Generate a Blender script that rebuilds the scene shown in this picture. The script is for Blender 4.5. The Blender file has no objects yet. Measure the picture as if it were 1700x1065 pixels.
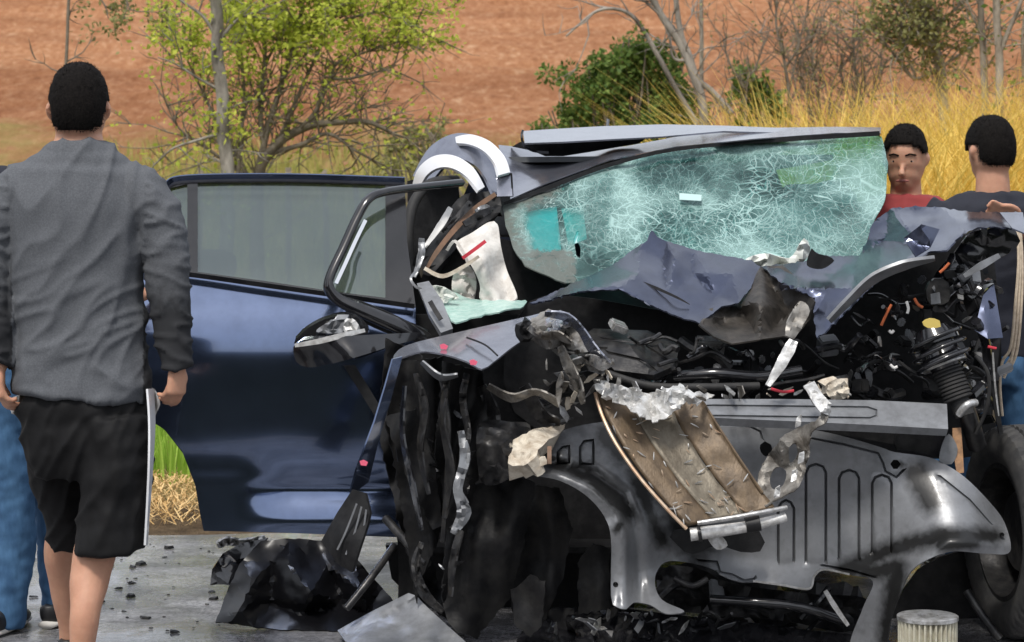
import bpy, bmesh, math, random
import numpy as np
from mathutils import Vector, Matrix, noise
from mathutils.geometry import delaunay_2d_cdt

random.seed(7)
SC = bpy.context.scene
COL = SC.collection
R = math.radians

# ------------------------------------------------------------------ camera
FPX, HC, YH = 4000.0, 1.5, 265.0          # focal length in photo pixels, eye height, horizon row
cam_d = bpy.data.cameras.new('camera')
cam = bpy.data.objects.new('camera', cam_d); COL.objects.link(cam)
cam.location = (0, 0, HC); cam.rotation_euler = (R(90), 0, 0)
cam_d.sensor_width = 36; cam_d.lens = 36 * FPX / 1700
cam_d.shift_y = -(532.5 - YH) / 1700
cam_d.clip_end = 2000; cam_d.clip_start = 0.1
cam_d.dof.use_dof = True; cam_d.dof.focus_distance = 7.6; cam_d.dof.aperture_fstop = 8.0
SC.camera = cam

# ------------------------------------------------------------------ light
w = bpy.data.worlds.new('World'); SC.world = w; w.use_nodes = True
nt = w.node_tree; nt.nodes.clear()
sky = nt.nodes.new('ShaderNodeTexSky'); sky.sky_type = 'NISHITA'; sky.sun_disc = False
SUN_EL, SUN_AZ = R(58), R(200)             # azimuth clockwise from +Y
sky.sun_elevation = SUN_EL; sky.sun_rotation = SUN_AZ
sky.air_density = 1.2; sky.dust_density = 4.0; sky.ozone_density = 1.0
hs = nt.nodes.new('ShaderNodeHueSaturation'); hs.inputs['Saturation'].default_value = 0.5
bg = nt.nodes.new('ShaderNodeBackground'); bg.inputs['Strength'].default_value = 0.13
wo = nt.nodes.new('ShaderNodeOutputWorld')
cl = nt.nodes.new('ShaderNodeMix'); cl.data_type = 'RGBA'; cl.inputs[0].default_value = .5; cl.inputs[7].default_value = (7.2, 7.5, 8.2, 1)
nt.links.new(sky.outputs[0], hs.inputs['Color']); nt.links.new(hs.outputs[0], cl.inputs[6]); nt.links.new(cl.outputs[2], bg.inputs[0]); nt.links.new(bg.outputs[0], wo.inputs[0])
sun_d = bpy.data.lights.new('sun', 'SUN'); sun_d.energy = 2.2; sun_d.angle = R(10); sun_d.color = (1, .96, .9)
sun = bpy.data.objects.new('sun', sun_d); COL.objects.link(sun)
sdir = Vector((math.sin(SUN_AZ) * math.cos(SUN_EL), math.cos(SUN_AZ) * math.cos(SUN_EL), math.sin(SUN_EL)))
sun.rotation_euler = (-sdir).to_track_quat('-Z', 'Y').to_euler()
SC.view_settings.view_transform = 'Standard'; SC.view_settings.look = 'None'
SC.view_settings.gamma = 1; SC.view_settings.exposure = 0.25
SC.view_settings.use_curve_mapping = False

# ------------------------------------------------------------------ helpers
def P(x, y, d):
    return Vector(((x - 850) / FPX * d, d, HC + (YH - y) / FPX * d))
def gz(d):                                     # row of flat ground at distance d
    return YH + HC * FPX / d
def srgb(r, g, b):
    f = lambda c: (c / 255) / 12.92 if c <= 10 else (((c / 255) + .055) / 1.055) ** 2.4
    return (f(r), f(g), f(b))

def link(name, me, mat=None, parent=None, smooth=True, sharp=None):
    o = bpy.data.objects.new(name, me); COL.objects.link(o)
    if mat is not None and not me.materials:
        for m in (mat if isinstance(mat, (list, tuple)) else [mat]): me.materials.append(m)
    if smooth:
        me.polygons.foreach_set('use_smooth', [True] * len(me.polygons))
        if sharp: me.set_sharp_from_angle(angle=R(sharp))
    if parent is not None: attach(o, parent)
    return o
def world_t(o):
    return o.location.copy() if o.type == 'EMPTY' else Vector((0, 0, 0))
def attach(o, parent):
    o.parent = parent
    o.matrix_parent_inverse = Matrix.Translation(-world_t(parent))
def tag(o, label=None, cat=None, group=None, kind=None):
    if label: o['label'] = label
    if cat: o['category'] = cat
    if group: o['group'] = group
    if kind: o['kind'] = kind
    return o
def thing(name, loc, label, cat, group=None):
    o = bpy.data.objects.new(name, None); COL.objects.link(o); o.location = loc
    o.empty_display_size = .1
    return tag(o, label, cat, group)
def from_bm(name, bm, mat, parent=None, smooth=True, sharp=None, normals=True):
    if normals: bmesh.ops.recalc_face_normals(bm, faces=bm.faces)
    me = bpy.data.meshes.new(name); bm.to_mesh(me); bm.free()
    return link(name, me, mat, parent, smooth, sharp)

# ---- materials
def material(name, col, rough=.5, metal=0., coat=0., col2=None, scale=20., mix=(.4, .65), bump=0., bscale=60., spec=.5,
             stretch=None, attr=None, acol=None, detail=6, coat_rough=.05, sub=0.0, rough2=None):
    m = bpy.data.materials.new(name); m.use_nodes = True
    n = m.node_tree.nodes; l = m.node_tree.links; b = n['Principled BSDF']
    b.inputs['Base Color'].default_value = (*col, 1); b.inputs['Roughness'].default_value = rough
    b.inputs['Metallic'].default_value = metal; b.inputs['Coat Weight'].default_value = coat
    b.inputs['Coat Roughness'].default_value = coat_rough; b.inputs['Specular IOR Level'].default_value = spec
    tc = n.new('ShaderNodeTexCoord'); mp = n.new('ShaderNodeMapping'); l.new(tc.outputs['Object'], mp.inputs[0])
    if stretch: mp.inputs['Scale'].default_value = stretch
    out = None
    if col2 is not None:
        tx = n.new('ShaderNodeTexNoise'); tx.inputs['Scale'].default_value = scale; tx.inputs['Detail'].default_value = detail
        tx.inputs['Roughness'].default_value = .65
        l.new(mp.outputs[0], tx.inputs[0])
        rp = n.new('ShaderNodeMapRange'); rp.inputs[1].default_value = mix[0]; rp.inputs[2].default_value = mix[1]
        l.new(tx.outputs[0], rp.inputs[0])
        mx = n.new('ShaderNodeMix'); mx.data_type = 'RGBA'
        mx.inputs[6].default_value = (*col, 1); mx.inputs[7].default_value = (*col2, 1)
        l.new(rp.outputs[0], mx.inputs[0]); out = mx.outputs[2]
        if rough2 is not None:
            rr = n.new('ShaderNodeMapRange'); rr.inputs[3].default_value = rough; rr.inputs[4].default_value = rough2
            l.new(rp.outputs[0], rr.inputs[0]); l.new(rr.outputs[0], b.inputs['Roughness'])
    if attr:
        at = n.new('ShaderNodeAttribute'); at.attribute_name = attr
        nz = n.new('ShaderNodeTexNoise'); nz.inputs['Scale'].default_value = 45; nz.inputs['Detail'].default_value = 8
        l.new(tc.outputs['Object'], nz.inputs[0])
        ad = n.new('ShaderNodeMath'); ad.operation = 'MULTIPLY_ADD'; ad.inputs[1].default_value = .7; ad.inputs[2].default_value = -.35
        l.new(nz.outputs[0], ad.inputs[0])
        sm = n.new('ShaderNodeMath'); sm.operation = 'ADD'; l.new(at.outputs['Fac'], sm.inputs[0]); l.new(ad.outputs[0], sm.inputs[1])
        mr = n.new('ShaderNodeMapRange'); mr.inputs[1].default_value = .05; mr.inputs[2].default_value = .9
        l.new(sm.outputs[0], mr.inputs[0])
        mx2 = n.new('ShaderNodeMix'); mx2.data_type = 'RGBA'; l.new(mr.outputs[0], mx2.inputs[0])
        if out is not None: l.new(out, mx2.inputs[6])
        else: mx2.inputs[6].default_value = (*col, 1)
        mx2.inputs[7].default_value = (*acol, 1); out = mx2.outputs[2]
    if out is not None: l.new(out, b.inputs['Base Color'])
    if bump:
        bt = n.new('ShaderNodeTexNoise'); bt.inputs['Scale'].default_value = bscale; bt.inputs['Detail'].default_value = 6
        l.new(mp.outputs[0], bt.inputs[0])
        bn = n.new('ShaderNodeBump'); bn.inputs['Strength'].default_value = 1; bn.inputs['Distance'].default_value = bump
        l.new(bt.outputs[0], bn.inputs['Height']); l.new(bn.outputs[0], b.inputs['Normal'])
    if sub: b.inputs['Subsurface Weight'].default_value = sub; b.inputs['Subsurface Scale'].default_value = .02
    return m

def mat_leaf(name, c1, c2, trans=.35):
    m = bpy.data.materials.new(name); m.use_nodes = True
    n = m.node_tree.nodes; l = m.node_tree.links; n.clear()
    o = n.new('ShaderNodeOutputMaterial'); g = n.new('ShaderNodeNewGeometry')
    mx = n.new('ShaderNodeMix'); mx.data_type = 'RGBA'; mx.inputs[6].default_value = (*c1, 1); mx.inputs[7].default_value = (*c2, 1)
    l.new(g.outputs['Random Per Island'], mx.inputs[0])
    p = n.new('ShaderNodeBsdfPrincipled'); p.inputs['Roughness'].default_value = .6; p.inputs['Specular IOR Level'].default_value = .25
    t = n.new('ShaderNodeBsdfTranslucent'); s = n.new('ShaderNodeMixShader'); s.inputs[0].default_value = trans
    l.new(mx.outputs[2], p.inputs['Base Color']); l.new(mx.outputs[2], t.inputs[0])
    l.new(p.outputs[0], s.inputs[1]); l.new(t.outputs[0], s.inputs[2]); l.new(s.outputs[0], o.inputs[0])
    return m

def mat_pane(name, tint, refl, gcol=(.9, .95, 1), rough=.03, haze=(.2, .24, .24), hz=.0):
    """tinted automotive glass: see-through tint + mirror-like reflection + a little surface dirt"""
    m = bpy.data.materials.new(name); m.use_nodes = True
    n = m.node_tree.nodes; l = m.node_tree.links; n.clear()
    o = n.new('ShaderNodeOutputMaterial')
    t = n.new('ShaderNodeBsdfTransparent'); t.inputs[0].default_value = (*tint, 1)
    g = n.new('ShaderNodeBsdfGlossy'); g.inputs[0].default_value = (*gcol, 1); g.inputs['Roughness'].default_value = rough
    fr = n.new('ShaderNodeFresnel'); fr.inputs[0].default_value = 1.5
    ad = n.new('ShaderNodeMath'); ad.operation = 'ADD'; ad.inputs[1].default_value = refl; l.new(fr.outputs[0], ad.inputs[0])
    s = n.new('ShaderNodeMixShader'); l.new(ad.outputs[0], s.inputs[0]); l.new(t.outputs[0], s.inputs[1]); l.new(g.outputs[0], s.inputs[2])
    df = n.new('ShaderNodeBsdfDiffuse'); df.inputs[0].default_value = (*haze, 1)
    tc = n.new('ShaderNodeTexCoord'); nz = n.new('ShaderNodeTexNoise'); nz.inputs['Scale'].default_value = 5; nz.inputs['Detail'].default_value = 8
    l.new(tc.outputs['Object'], nz.inputs[0])
    mr = n.new('ShaderNodeMapRange'); mr.inputs[1].default_value = .3; mr.inputs[2].default_value = .7; mr.inputs[3].default_value = hz * .6; mr.inputs[4].default_value = hz * 1.4
    l.new(nz.outputs[0], mr.inputs[0])
    s2 = n.new('ShaderNodeMixShader'); l.new(mr.outputs[0], s2.inputs[0]); l.new(s.outputs[0], s2.inputs[1]); l.new(df.outputs[0], s2.inputs[2])
    l.new(s2.outputs[0], o.inputs[0])
    return m

PAINT = material('navy_metallic_paint', (.135, .18, .30), .13, .96, 1.0, col2=(.11, .148, .25), scale=9, coat_rough=.03)
PAINT_G = material('sky_lightened_navy_paint', (.30, .315, .37), .26, .8, .6, col2=(.23, .24, .29), scale=14, coat_rough=.1)  # same navy paint, lightened to stand for its sky reflection
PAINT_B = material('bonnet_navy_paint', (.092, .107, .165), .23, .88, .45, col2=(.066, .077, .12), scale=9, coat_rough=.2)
BLACKP = material('black_plastic', (.008, .008, .009), .5, 0, 0, col2=(.018, .018, .019), scale=30, bump=.0008, spec=.3)
BLACKG = material('gloss_black_trim', (.008, .008, .01), .18, 0, .6, col2=(.015, .015, .017), scale=30)
RUBBER = material('black_rubber', (.016, .016, .017), .7, col2=(.03, .029, .028), scale=25)
TYRE = material('tyre_rubber', (.028, .028, .029), .75, col2=(.055, .053, .05), scale=18, bump=.001)
GREYP = material('grey_primer_panel', (.235, .243, .257), .38, .35, .15, col2=(.185, .19, .2), scale=11, bump=.0005, bscale=50,
                 attr='grime_tone', acol=(.018, .018, .018))
GREYS = material('grey_primer_sheet', (.24, .25, .265), .36, .3, .1, col2=(.17, .175, .185), scale=22, bump=.0004)
DARKM = material('dark_steel', (.022, .022, .024), .35, .5, 0, col2=(.06, .058, .056), scale=25, bump=.001)
ALU = material('torn_aluminium', (.62, .62, .62), .38, .7, 0, col2=(.3, .29, .27), scale=35, bump=.002)
ALUW = material('bright_bare_metal', (.72, .72, .71), .42, .4, 0, col2=(.45, .44, .42), scale=40, bump=.002)
DIRTM = material('dirty_torn_metal', (.30, .285, .26), .48, .4, 0, col2=(.07, .06, .05), scale=14, bump=.002)
WHITEP = material('white_reflection_and_stripe', (.72, .73, .75), .3, .1, .5)  # white of the frame's painted sky reflection and of the shorts stripe
CHROME = material('chrome_strip', (.7, .71, .73), .15, 1.0)
FOAM = material('cream_foam', (.66, .60, .5), .9, col2=(.4, .33, .25), scale=24, bump=.004)
CLOTHW = material('airbag_fabric', (.66, .64, .6), .85, col2=(.5, .47, .43), scale=20, bump=.003)
REDM = material('red_seam', (.5, .03, .05), .7)
PINK = material('plain_pink', (.75, .12, .2), .6)
BROWNST = material('brown_strip', (.2, .11, .065), .6, col2=(.12, .07, .04), scale=20)
ORANGE = material('orange_plastic', (.45, .11, .035), .6)
YELLOW = material('yellow_plastic', (.6, .46, .12), .6)
WHITEPL = material('white_plastic', (.7, .69, .67), .5)
COPPER = material('copper_edge', (.42, .27, .17), .45, .4, col2=(.5, .4, .3), scale=30)
RADB = material('radiator_brown_fins', (.14, .098, .058), .5, .3, col2=(.075, .052, .032), scale=28, bump=.0012, bscale=160, stretch=(1, 1, .3))
RADG = material('radiator_grey_fins', (.19, .165, .125), .5, .4, col2=(.10, .082, .058), scale=24, bump=.0012, bscale=160, stretch=(1, 1, .3))
SEAT = material('seat_cloth', (.09, .095, .1), .9, bump=.002)
PALE = material('pale_headliner', (.5, .5, .48), .9)
DOORGL = mat_pane('tinted_door_glass', (.40, .47, .45), .13, gcol=(.8, .88, .9), haze=(.13, .165, .17), hz=.24)
CLEARGL = mat_pane('clear_side_glass', (.75, .9, .87), .04, hz=.05)

def mat_windscreen():
    m = bpy.data.materials.new('shattered_windscreen'); m.use_nodes = True
    n = m.node_tree.nodes; l = m.node_tree.links; n.clear()
    o = n.new('ShaderNodeOutputMaterial')
    tc = n.new('ShaderNodeTexCoord'); mp = n.new('ShaderNodeMapping'); mp.inputs['Scale'].default_value = (1, .55, 1)
    l.new(tc.outputs['Object'], mp.inputs[0])
    nz = n.new('ShaderNodeTexNoise'); nz.inputs['Scale'].default_value = 7; nz.inputs['Detail'].default_value = 5
    l.new(mp.outputs[0], nz.inputs[0])
    dm = n.new('ShaderNodeMix'); dm.data_type = 'VECTOR'; dm.inputs[0].default_value = .13
    l.new(mp.outputs[0], dm.inputs[4]); l.new(nz.outputs['Color'], dm.inputs[5])
    lines = []
    for sc_, th in ((8, .004), (22, .010), (60, .035)):
        v = n.new('ShaderNodeTexVoronoi'); v.feature = 'DISTANCE_TO_EDGE'; v.inputs['Scale'].default_value = sc_
        l.new(dm.outputs[1], v.inputs['Vector'])
        r = n.new('ShaderNodeMapRange'); r.inputs[1].default_value = 0; r.inputs[2].default_value = th; r.inputs[3].default_value = 1; r.inputs[4].default_value = 0
        l.new(v.outputs['Distance'], r.inputs[0]); lines.append(r.outputs[0])
    nb = n.new('ShaderNodeTexNoise'); nb.inputs['Scale'].default_value = 3.2; nb.inputs['Detail'].default_value = 4
    l.new(mp.outputs[0], nb.inputs[0])
    nbr = n.new('ShaderNodeMapRange'); nbr.inputs[1].default_value = .36; nbr.inputs[2].default_value = .58; l.new(nb.outputs[0], nbr.inputs[0])
    fm = n.new('ShaderNodeMath'); fm.operation = 'MULTIPLY'; l.new(lines[2], fm.inputs[0]); l.new(nbr.outputs[0], fm.inputs[1])
    m1 = n.new('ShaderNodeMath'); m1.operation = 'MAXIMUM'; l.new(lines[0], m1.inputs[0]); l.new(lines[1], m1.inputs[1])
    # star cracks running out from the impact points
    star = m1.outputs[0]
    for (cx, cy, cd, k1, reach) in ((1150, 330, 8.4, 5.0, .5), (1330, 300, 8.42, 4.0, .45), (1040, 330, 8.35, 4.0, .35), (1240, 400, 8.2, 4.5, .35)):
        c = P(cx, cy, cd)
        sb = n.new('ShaderNodeVectorMath'); sb.operation = 'SUBTRACT'; sb.inputs[1].default_value = c; l.new(tc.outputs['Object'], sb.inputs[0])
        jd = n.new('ShaderNodeMix'); jd.data_type = 'VECTOR'; jd.inputs[0].default_value = .06; l.new(sb.outputs[0], jd.inputs[4]); l.new(nz.outputs['Color'], jd.inputs[5])
        sx = n.new('ShaderNodeSeparateXYZ'); l.new(jd.outputs[1], sx.inputs[0])
        an = n.new('ShaderNodeMath'); an.operation = 'ARCTAN2'; l.new(sx.outputs[0], an.inputs[0]); l.new(sx.outputs[2], an.inputs[1])
        ln = n.new('ShaderNodeVectorMath'); ln.operation = 'LENGTH'; l.new(jd.outputs[1], ln.inputs[0])
        ca = n.new('ShaderNodeMath'); ca.operation = 'MULTIPLY'; ca.inputs[1].default_value = k1; l.new(an.outputs[0], ca.inputs[0])
        cr = n.new('ShaderNodeMath'); cr.operation = 'MULTIPLY'; cr.inputs[1].default_value = 13; l.new(ln.outputs['Value'], cr.inputs[0])
        cb = n.new('ShaderNodeCombineXYZ'); l.new(ca.outputs[0], cb.inputs[0]); l.new(cr.outputs[0], cb.inputs[1])
        v = n.new('ShaderNodeTexVoronoi'); v.feature = 'DISTANCE_TO_EDGE'; v.inputs['Scale'].default_value = 1.3; l.new(cb.outputs[0], v.inputs['Vector'])
        r = n.new('ShaderNodeMapRange'); r.inputs[1].default_value = .004; r.inputs[2].default_value = .026; r.inputs[3].default_value = 1; r.inputs[4].default_value = 0; l.new(v.outputs['Distance'], r.inputs[0])
        fa = n.new('ShaderNodeMapRange'); fa.inputs[1].default_value = reach * .4; fa.inputs[2].default_value = reach; fa.inputs[3].default_value = .9; fa.inputs[4].default_value = 0; l.new(ln.outputs['Value'], fa.inputs[0])
        pr = n.new('ShaderNodeMath'); pr.operation = 'MULTIPLY'; l.new(r.outputs[0], pr.inputs[0]); l.new(fa.outputs[0], pr.inputs[1])
        mm = n.new('ShaderNodeMath'); mm.operation = 'MAXIMUM'; l.new(star, mm.inputs[0]); l.new(pr.outputs[0], mm.inputs[1]); star = mm.outputs[0]
    m2 = n.new('ShaderNodeMath'); m2.operation = 'MAXIMUM'; l.new(star, m2.inputs[0]); l.new(fm.outputs[0], m2.inputs[1])
    tr = n.new('ShaderNodeBsdfTransparent'); tr.inputs[0].default_value = (.42, .78, .76, 1)
    df = n.new('ShaderNodeBsdfDiffuse'); tl = n.new('ShaderNodeBsdfTranslucent')
    cm = n.new('ShaderNodeMix'); cm.data_type = 'RGBA'; cm.inputs[6].default_value = (.13, .235, .22, 1); cm.inputs[7].default_value = (.30, .46, .435, 1)
    l.new(nbr.outputs[0], cm.inputs[0]); l.new(cm.outputs[2], df.inputs[0]); l.new(cm.outputs[2], tl.inputs[0])
    dt = n.new('ShaderNodeMixShader'); dt.inputs[0].default_value = .15; l.new(df.outputs[0], dt.inputs[1]); l.new(tl.outputs[0], dt.inputs[2])
    clr = n.new('ShaderNodeAttribute'); clr.attribute_name = 'clear'
    op = n.new('ShaderNodeMapRange'); op.inputs[3].default_value = .16; op.inputs[4].default_value = .74; l.new(nbr.outputs[0], op.inputs[0])
    ic = n.new('ShaderNodeMath'); ic.operation = 'MULTIPLY_ADD'; ic.inputs[1].default_value = -.8; ic.inputs[2].default_value = 1; l.new(clr.outputs['Fac'], ic.inputs[0])
    opm = n.new('ShaderNodeMath'); opm.operation = 'MULTIPLY'; l.new(op.outputs[0], opm.inputs[0]); l.new(ic.outputs[0], opm.inputs[1])
    s1 = n.new('ShaderNodeMixShader'); l.new(opm.outputs[0], s1.inputs[0]); l.new(tr.outputs[0], s1.inputs[1]); l.new(dt.outputs[0], s1.inputs[2])
    wh = n.new('ShaderNodeBsdfDiffuse'); wh.inputs[0].default_value = (.60, .82, .79, 1)
    lm = n.new('ShaderNodeMath'); lm.operation = 'MULTIPLY'; lm.inputs[1].default_value = .6; l.new(m2.outputs[0], lm.inputs[0])
    lc = n.new('ShaderNodeMath'); lc.operation = 'MULTIPLY'; l.new(lm.outputs[0], lc.inputs[0]); l.new(ic.outputs[0], lc.inputs[1])
    s2 = n.new('ShaderNodeMixShader'); l.new(lc.outputs[0], s2.inputs[0]); l.new(s1.outputs[0], s2.inputs[1]); l.new(wh.outputs[0], s2.inputs[2])
    # grimy opaque band round the edge
    gr = n.new('ShaderNodeAttribute'); gr.attribute_name = 'grime_tone'
    gd = n.new('ShaderNodeBsdfDiffuse'); gd.inputs[0].default_value = (.13, .14, .125, 1)
    gn = n.new('ShaderNodeTexNoise'); gn.inputs['Scale'].default_value = 40; l.new(tc.outputs['Object'], gn.inputs[0])
    ga = n.new('ShaderNodeMath'); ga.operation = 'MULTIPLY'; l.new(gr.outputs['Fac'], ga.inputs[0]); l.new(gn.outputs[0], ga.inputs[1])
    gm = n.new('ShaderNodeMapRange'); gm.inputs[1].default_value = .2; gm.inputs[2].default_value = .55; gm.inputs[4].default_value = .85; l.new(ga.outputs[0], gm.inputs[0])
    s4 = n.new('ShaderNodeMixShader'); l.new(gm.outputs[0], s4.inputs[0]); l.new(s2.outputs[0], s4.inputs[1]); l.new(gd.outputs[0], s4.inputs[2])
    g = n.new('ShaderNodeBsdfGlossy'); g.inputs['Roughness'].default_value = .12
    s3 = n.new('ShaderNodeMixShader'); s3.inputs[0].default_value = .06; l.new(s4.outputs[0], s3.inputs[1]); l.new(g.outputs[0], s3.inputs[2])
    l.new(s3.outputs[0], o.inputs[0])
    return m
WINDS = mat_windscreen()

# ---- geometry
def resample(pts, step, closed=True, smooth=True):
    """Catmull-Rom (smooth) or straight resampling of a 2-D outline"""
    n = len(pts); out = []
    rng = range(n if closed else n - 1)
    for i in rng:
        p1 = Vector(pts[i][:2]); p2 = Vector(pts[(i + 1) % n][:2])
        k = max(1, int((p2 - p1).length / step))
        if smooth:
            p0 = Vector(pts[(i - 1) % n][:2]) if closed or i > 0 else p1
            p3 = Vector(pts[(i + 2) % n][:2]) if closed or i < n - 2 else p2
        for j in range(k):
            t = j / k
            if smooth:
                q = .5 * ((2 * p1) + (p2 - p0) * t + (2 * p0 - 5 * p1 + 4 * p2 - p3) * t * t + (3 * p1 - p0 - 3 * p2 + p3) * t ** 3)
            else: q = p1.lerp(p2, t)
            out.append((q.x, q.y))
    if not closed: out.append(tuple(pts[-1][:2]))
    return out

def inside(x, y, poly):
    c = False; j = len(poly) - 1
    for i in range(len(poly)):
        xi, yi = poly[i]; xj, yj = poly[j]
        if (yi > y) != (yj > y) and x < (xj - xi) * (y - yi) / (yj - yi) + xi: c = not c
        j = i
    return c
def segdist(x, y, pts, closed=False):
    best = 1e9
    n = len(pts)
    for i in range(n if closed else n - 1):
        ax, ay = pts[i][:2]; bx, by = pts[(i + 1) % n][:2]
        dx, dy = bx - ax, by - ay; L = dx * dx + dy * dy
        t = 0 if L == 0 else max(0, min(1, ((x - ax) * dx + (y - ay) * dy) / L))
        e = (x - ax - t * dx) ** 2 + (y - ay - t * dy) ** 2
        if e < best: best = e
    return math.sqrt(best)

def tps(ctrl):
    c = np.array([(a / 100, b / 100) for a, b, _ in ctrl]); z = np.array([q[2] for q in ctrl], float); n = len(c)
    def U(r2): return np.where(r2 > 1e-12, r2 * np.log(np.maximum(r2, 1e-12)), 0)
    K = U(((c[:, None] - c[None]) ** 2).sum(-1)) + np.eye(n) * 1e-3
    Q = np.hstack([np.ones((n, 1)), c]); A = np.zeros((n + 3, n + 3)); A[:n, :n] = K; A[:n, n:] = Q; A[n:, :n] = Q.T
    wv = np.linalg.lstsq(A, np.concatenate([z, np.zeros(3)]), rcond=None)[0]
    def f(x, y):
        p = np.array((x / 100, y / 100)); r = U(((c - p) ** 2).sum(-1))
        return float(r @ wv[:n] + wv[n] + wv[n + 1] * p[0] + wv[n + 2] * p[1])
    return f
def lin(ctrl):
    """piecewise-flat depth: creases run between the control points"""
    pts = [Vector((a, b)) for a, b, _ in ctrl]; zs = [q[2] for q in ctrl]
    vo, _, fo, ov, _, _ = delaunay_2d_cdt(pts, [], [], 0, 1e-6)
    tri = [(vo[f[0]], vo[f[1]], vo[f[2]], zs[ov[f[0]][0]], zs[ov[f[1]][0]], zs[ov[f[2]][0]]) for f in fo]
    def f(x, y):
        best = None
        for a, b, c, za, zb, zc in tri:
            D = (b.y - c.y) * (a.x - c.x) + (c.x - b.x) * (a.y - c.y)
            if abs(D) < 1e-9: continue
            u = ((b.y - c.y) * (x - c.x) + (c.x - b.x) * (y - c.y)) / D
            v = ((c.y - a.y) * (x - c.x) + (a.x - c.x) * (y - c.y)) / D
            q = 1 - u - v; m = min(u, v, q)
            if m >= -1e-6: return u * za + v * zb + q * zc
            if best is None or m > best[0]:
                u2, v2, q2 = max(u, 0), max(v, 0), max(q, 0); s = u2 + v2 + q2
                best = (m, (u2 * za + v2 * zb + q2 * zc) / s)
        return best[1]
    return f
def crump(amp, size, seed):
    def f(x, y):
        v = Vector((x / size + seed * 7.1, y / size - seed * 3.3, seed))
        a = abs(noise.noise(v)) * 2 - .5
        b = abs(noise.noise(v * 2.3)) * 2 - .5
        return amp * (a + .5 * b)
    return f

def panel(name, outline, depth, mat, parent=None, step=10, thick=.004, holes=(), smooth=True, crumple=None, sharp=40,
          emb=None, attrs=None, jit=.3, rag=0, grooves=()):
    """sheet of bent metal/plastic/glass: an outline with its own distance at every point, and real thickness"""
    if isinstance(depth, (int, float)): dv = depth; dep = lambda x, y: dv
    elif isinstance(depth, list): dep = tps(depth) if len(depth) > 3 else lin(depth)
    else: dep = depth
    rs = random.Random(hash((round(outline[0][0]), round(outline[0][1]), len(outline))) & 0xffff)
    ol = resample(outline, step, True, smooth)
    if rag:
        ol = [(x + rs.uniform(-rag, rag), y + rs.uniform(-rag, rag)) for x, y in ol]
    hl = [resample(h, step, True, smooth) for h in holes]
    pts = []; edges = []
    for loop in [ol] + hl:
        s = len(pts); pts += [Vector(p) for p in loop]
        edges += [(s + i, s + (i + 1) % len(loop)) for i in range(len(loop))]
    gl = []
    for gp, gclosed, gw, gd in grooves:
        rp = resample(gp, step * 1.4, gclosed, False); k = len(rp); gl.append((rp, gclosed, gw, gd))
        for off in (-gw, 0, gw):
            s = len(pts); q = []
            for i in range(k):
                a_ = rp[(i - 1) % k] if gclosed or i > 0 else rp[i]; b_ = rp[(i + 1) % k] if gclosed or i < k - 1 else rp[i]
                tx, ty = b_[0] - a_[0], b_[1] - a_[1]; L = math.hypot(tx, ty) or 1
                q.append(Vector((rp[i][0] - ty / L * off, rp[i][1] + tx / L * off)))
            if not all(inside(p.x, p.y, ol) and not any(inside(p.x, p.y, h) for h in hl) for p in q): 
                q = [p for p in q if inside(p.x, p.y, ol) and not any(inside(p.x, p.y, h) for h in hl)]
                pts += q; edges += [(s + i, s + i + 1) for i in range(len(q) - 1) if (q[i + 1] - q[i]).length < step * 3]
            else:
                pts += q; edges += [(s + i, s + (i + 1) % k) for i in range(k if gclosed else k - 1)]
    def groove(x, y):
        e = 0
        for rp, gclosed, gw, gd in gl:
            q = segdist(x, y, rp, gclosed)
            if q < gw: e = max(e, gd * (1 - q / gw) if gd > 0 else 0)
        return e
    xs = [p[0] for p in ol]; ys = [p[1] for p in ol]
    y = min(ys) + step * .5; row = 0
    while y < max(ys):
        x = min(xs) + (step * .5 if row % 2 else 0)
        while x < max(xs):
            px, py = x + rs.uniform(-jit, jit) * step, y + rs.uniform(-jit, jit) * step
            if inside(px, py, ol) and not any(inside(px, py, h) for h in hl) and segdist(px, py, ol, True) > step * .45 \
               and all(segdist(px, py, h, True) > step * .45 for h in hl) and all(segdist(px, py, g_[0], g_[1]) > g_[2] * 1.5 for g_ in gl):
                pts.append(Vector((px, py)))
            x += step
        y += step * .87; row += 1
    vo, eo, fo, *_ = delaunay_2d_cdt(pts, edges, [], 0, 1e-4)
    faces = []
    for f in fo:
        cx = sum(vo[i].x for i in f) / len(f); cy = sum(vo[i].y for i in f) / len(f)
        if inside(cx, cy, ol) and not any(inside(cx, cy, h) for h in hl): faces.append(list(reversed(f)))
    vs = []
    for v in vo:
        d = dep(v.x, v.y)
        if crumple: d += crumple(v.x, v.y)
        if emb: d += emb(v.x, v.y)
        if gl: d += groove(v.x, v.y)
        vs.append(P(v.x, v.y, d))
    me = bpy.data.meshes.new(name); me.from_pydata(vs, [], faces); me.update()
    for nm, fn in (attrs or {}).items():
        a = me.attributes.new(nm, 'FLOAT', 'POINT')
        a.data.foreach_set('value', [fn(v.x, v.y) for v in vo])
    o = link(name, me, mat, parent, True, sharp)
    if thick:
        md = o.modifiers.new('thickness', 'SOLIDIFY'); md.thickness = thick; md.offset = -1 if thick > 0 else 1
        es = o.modifiers.new('crisp_edges', 'EDGE_SPLIT'); es.split_angle = R(min(sharp or 40, 60)); es.use_edge_sharp = True
    return o

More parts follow.
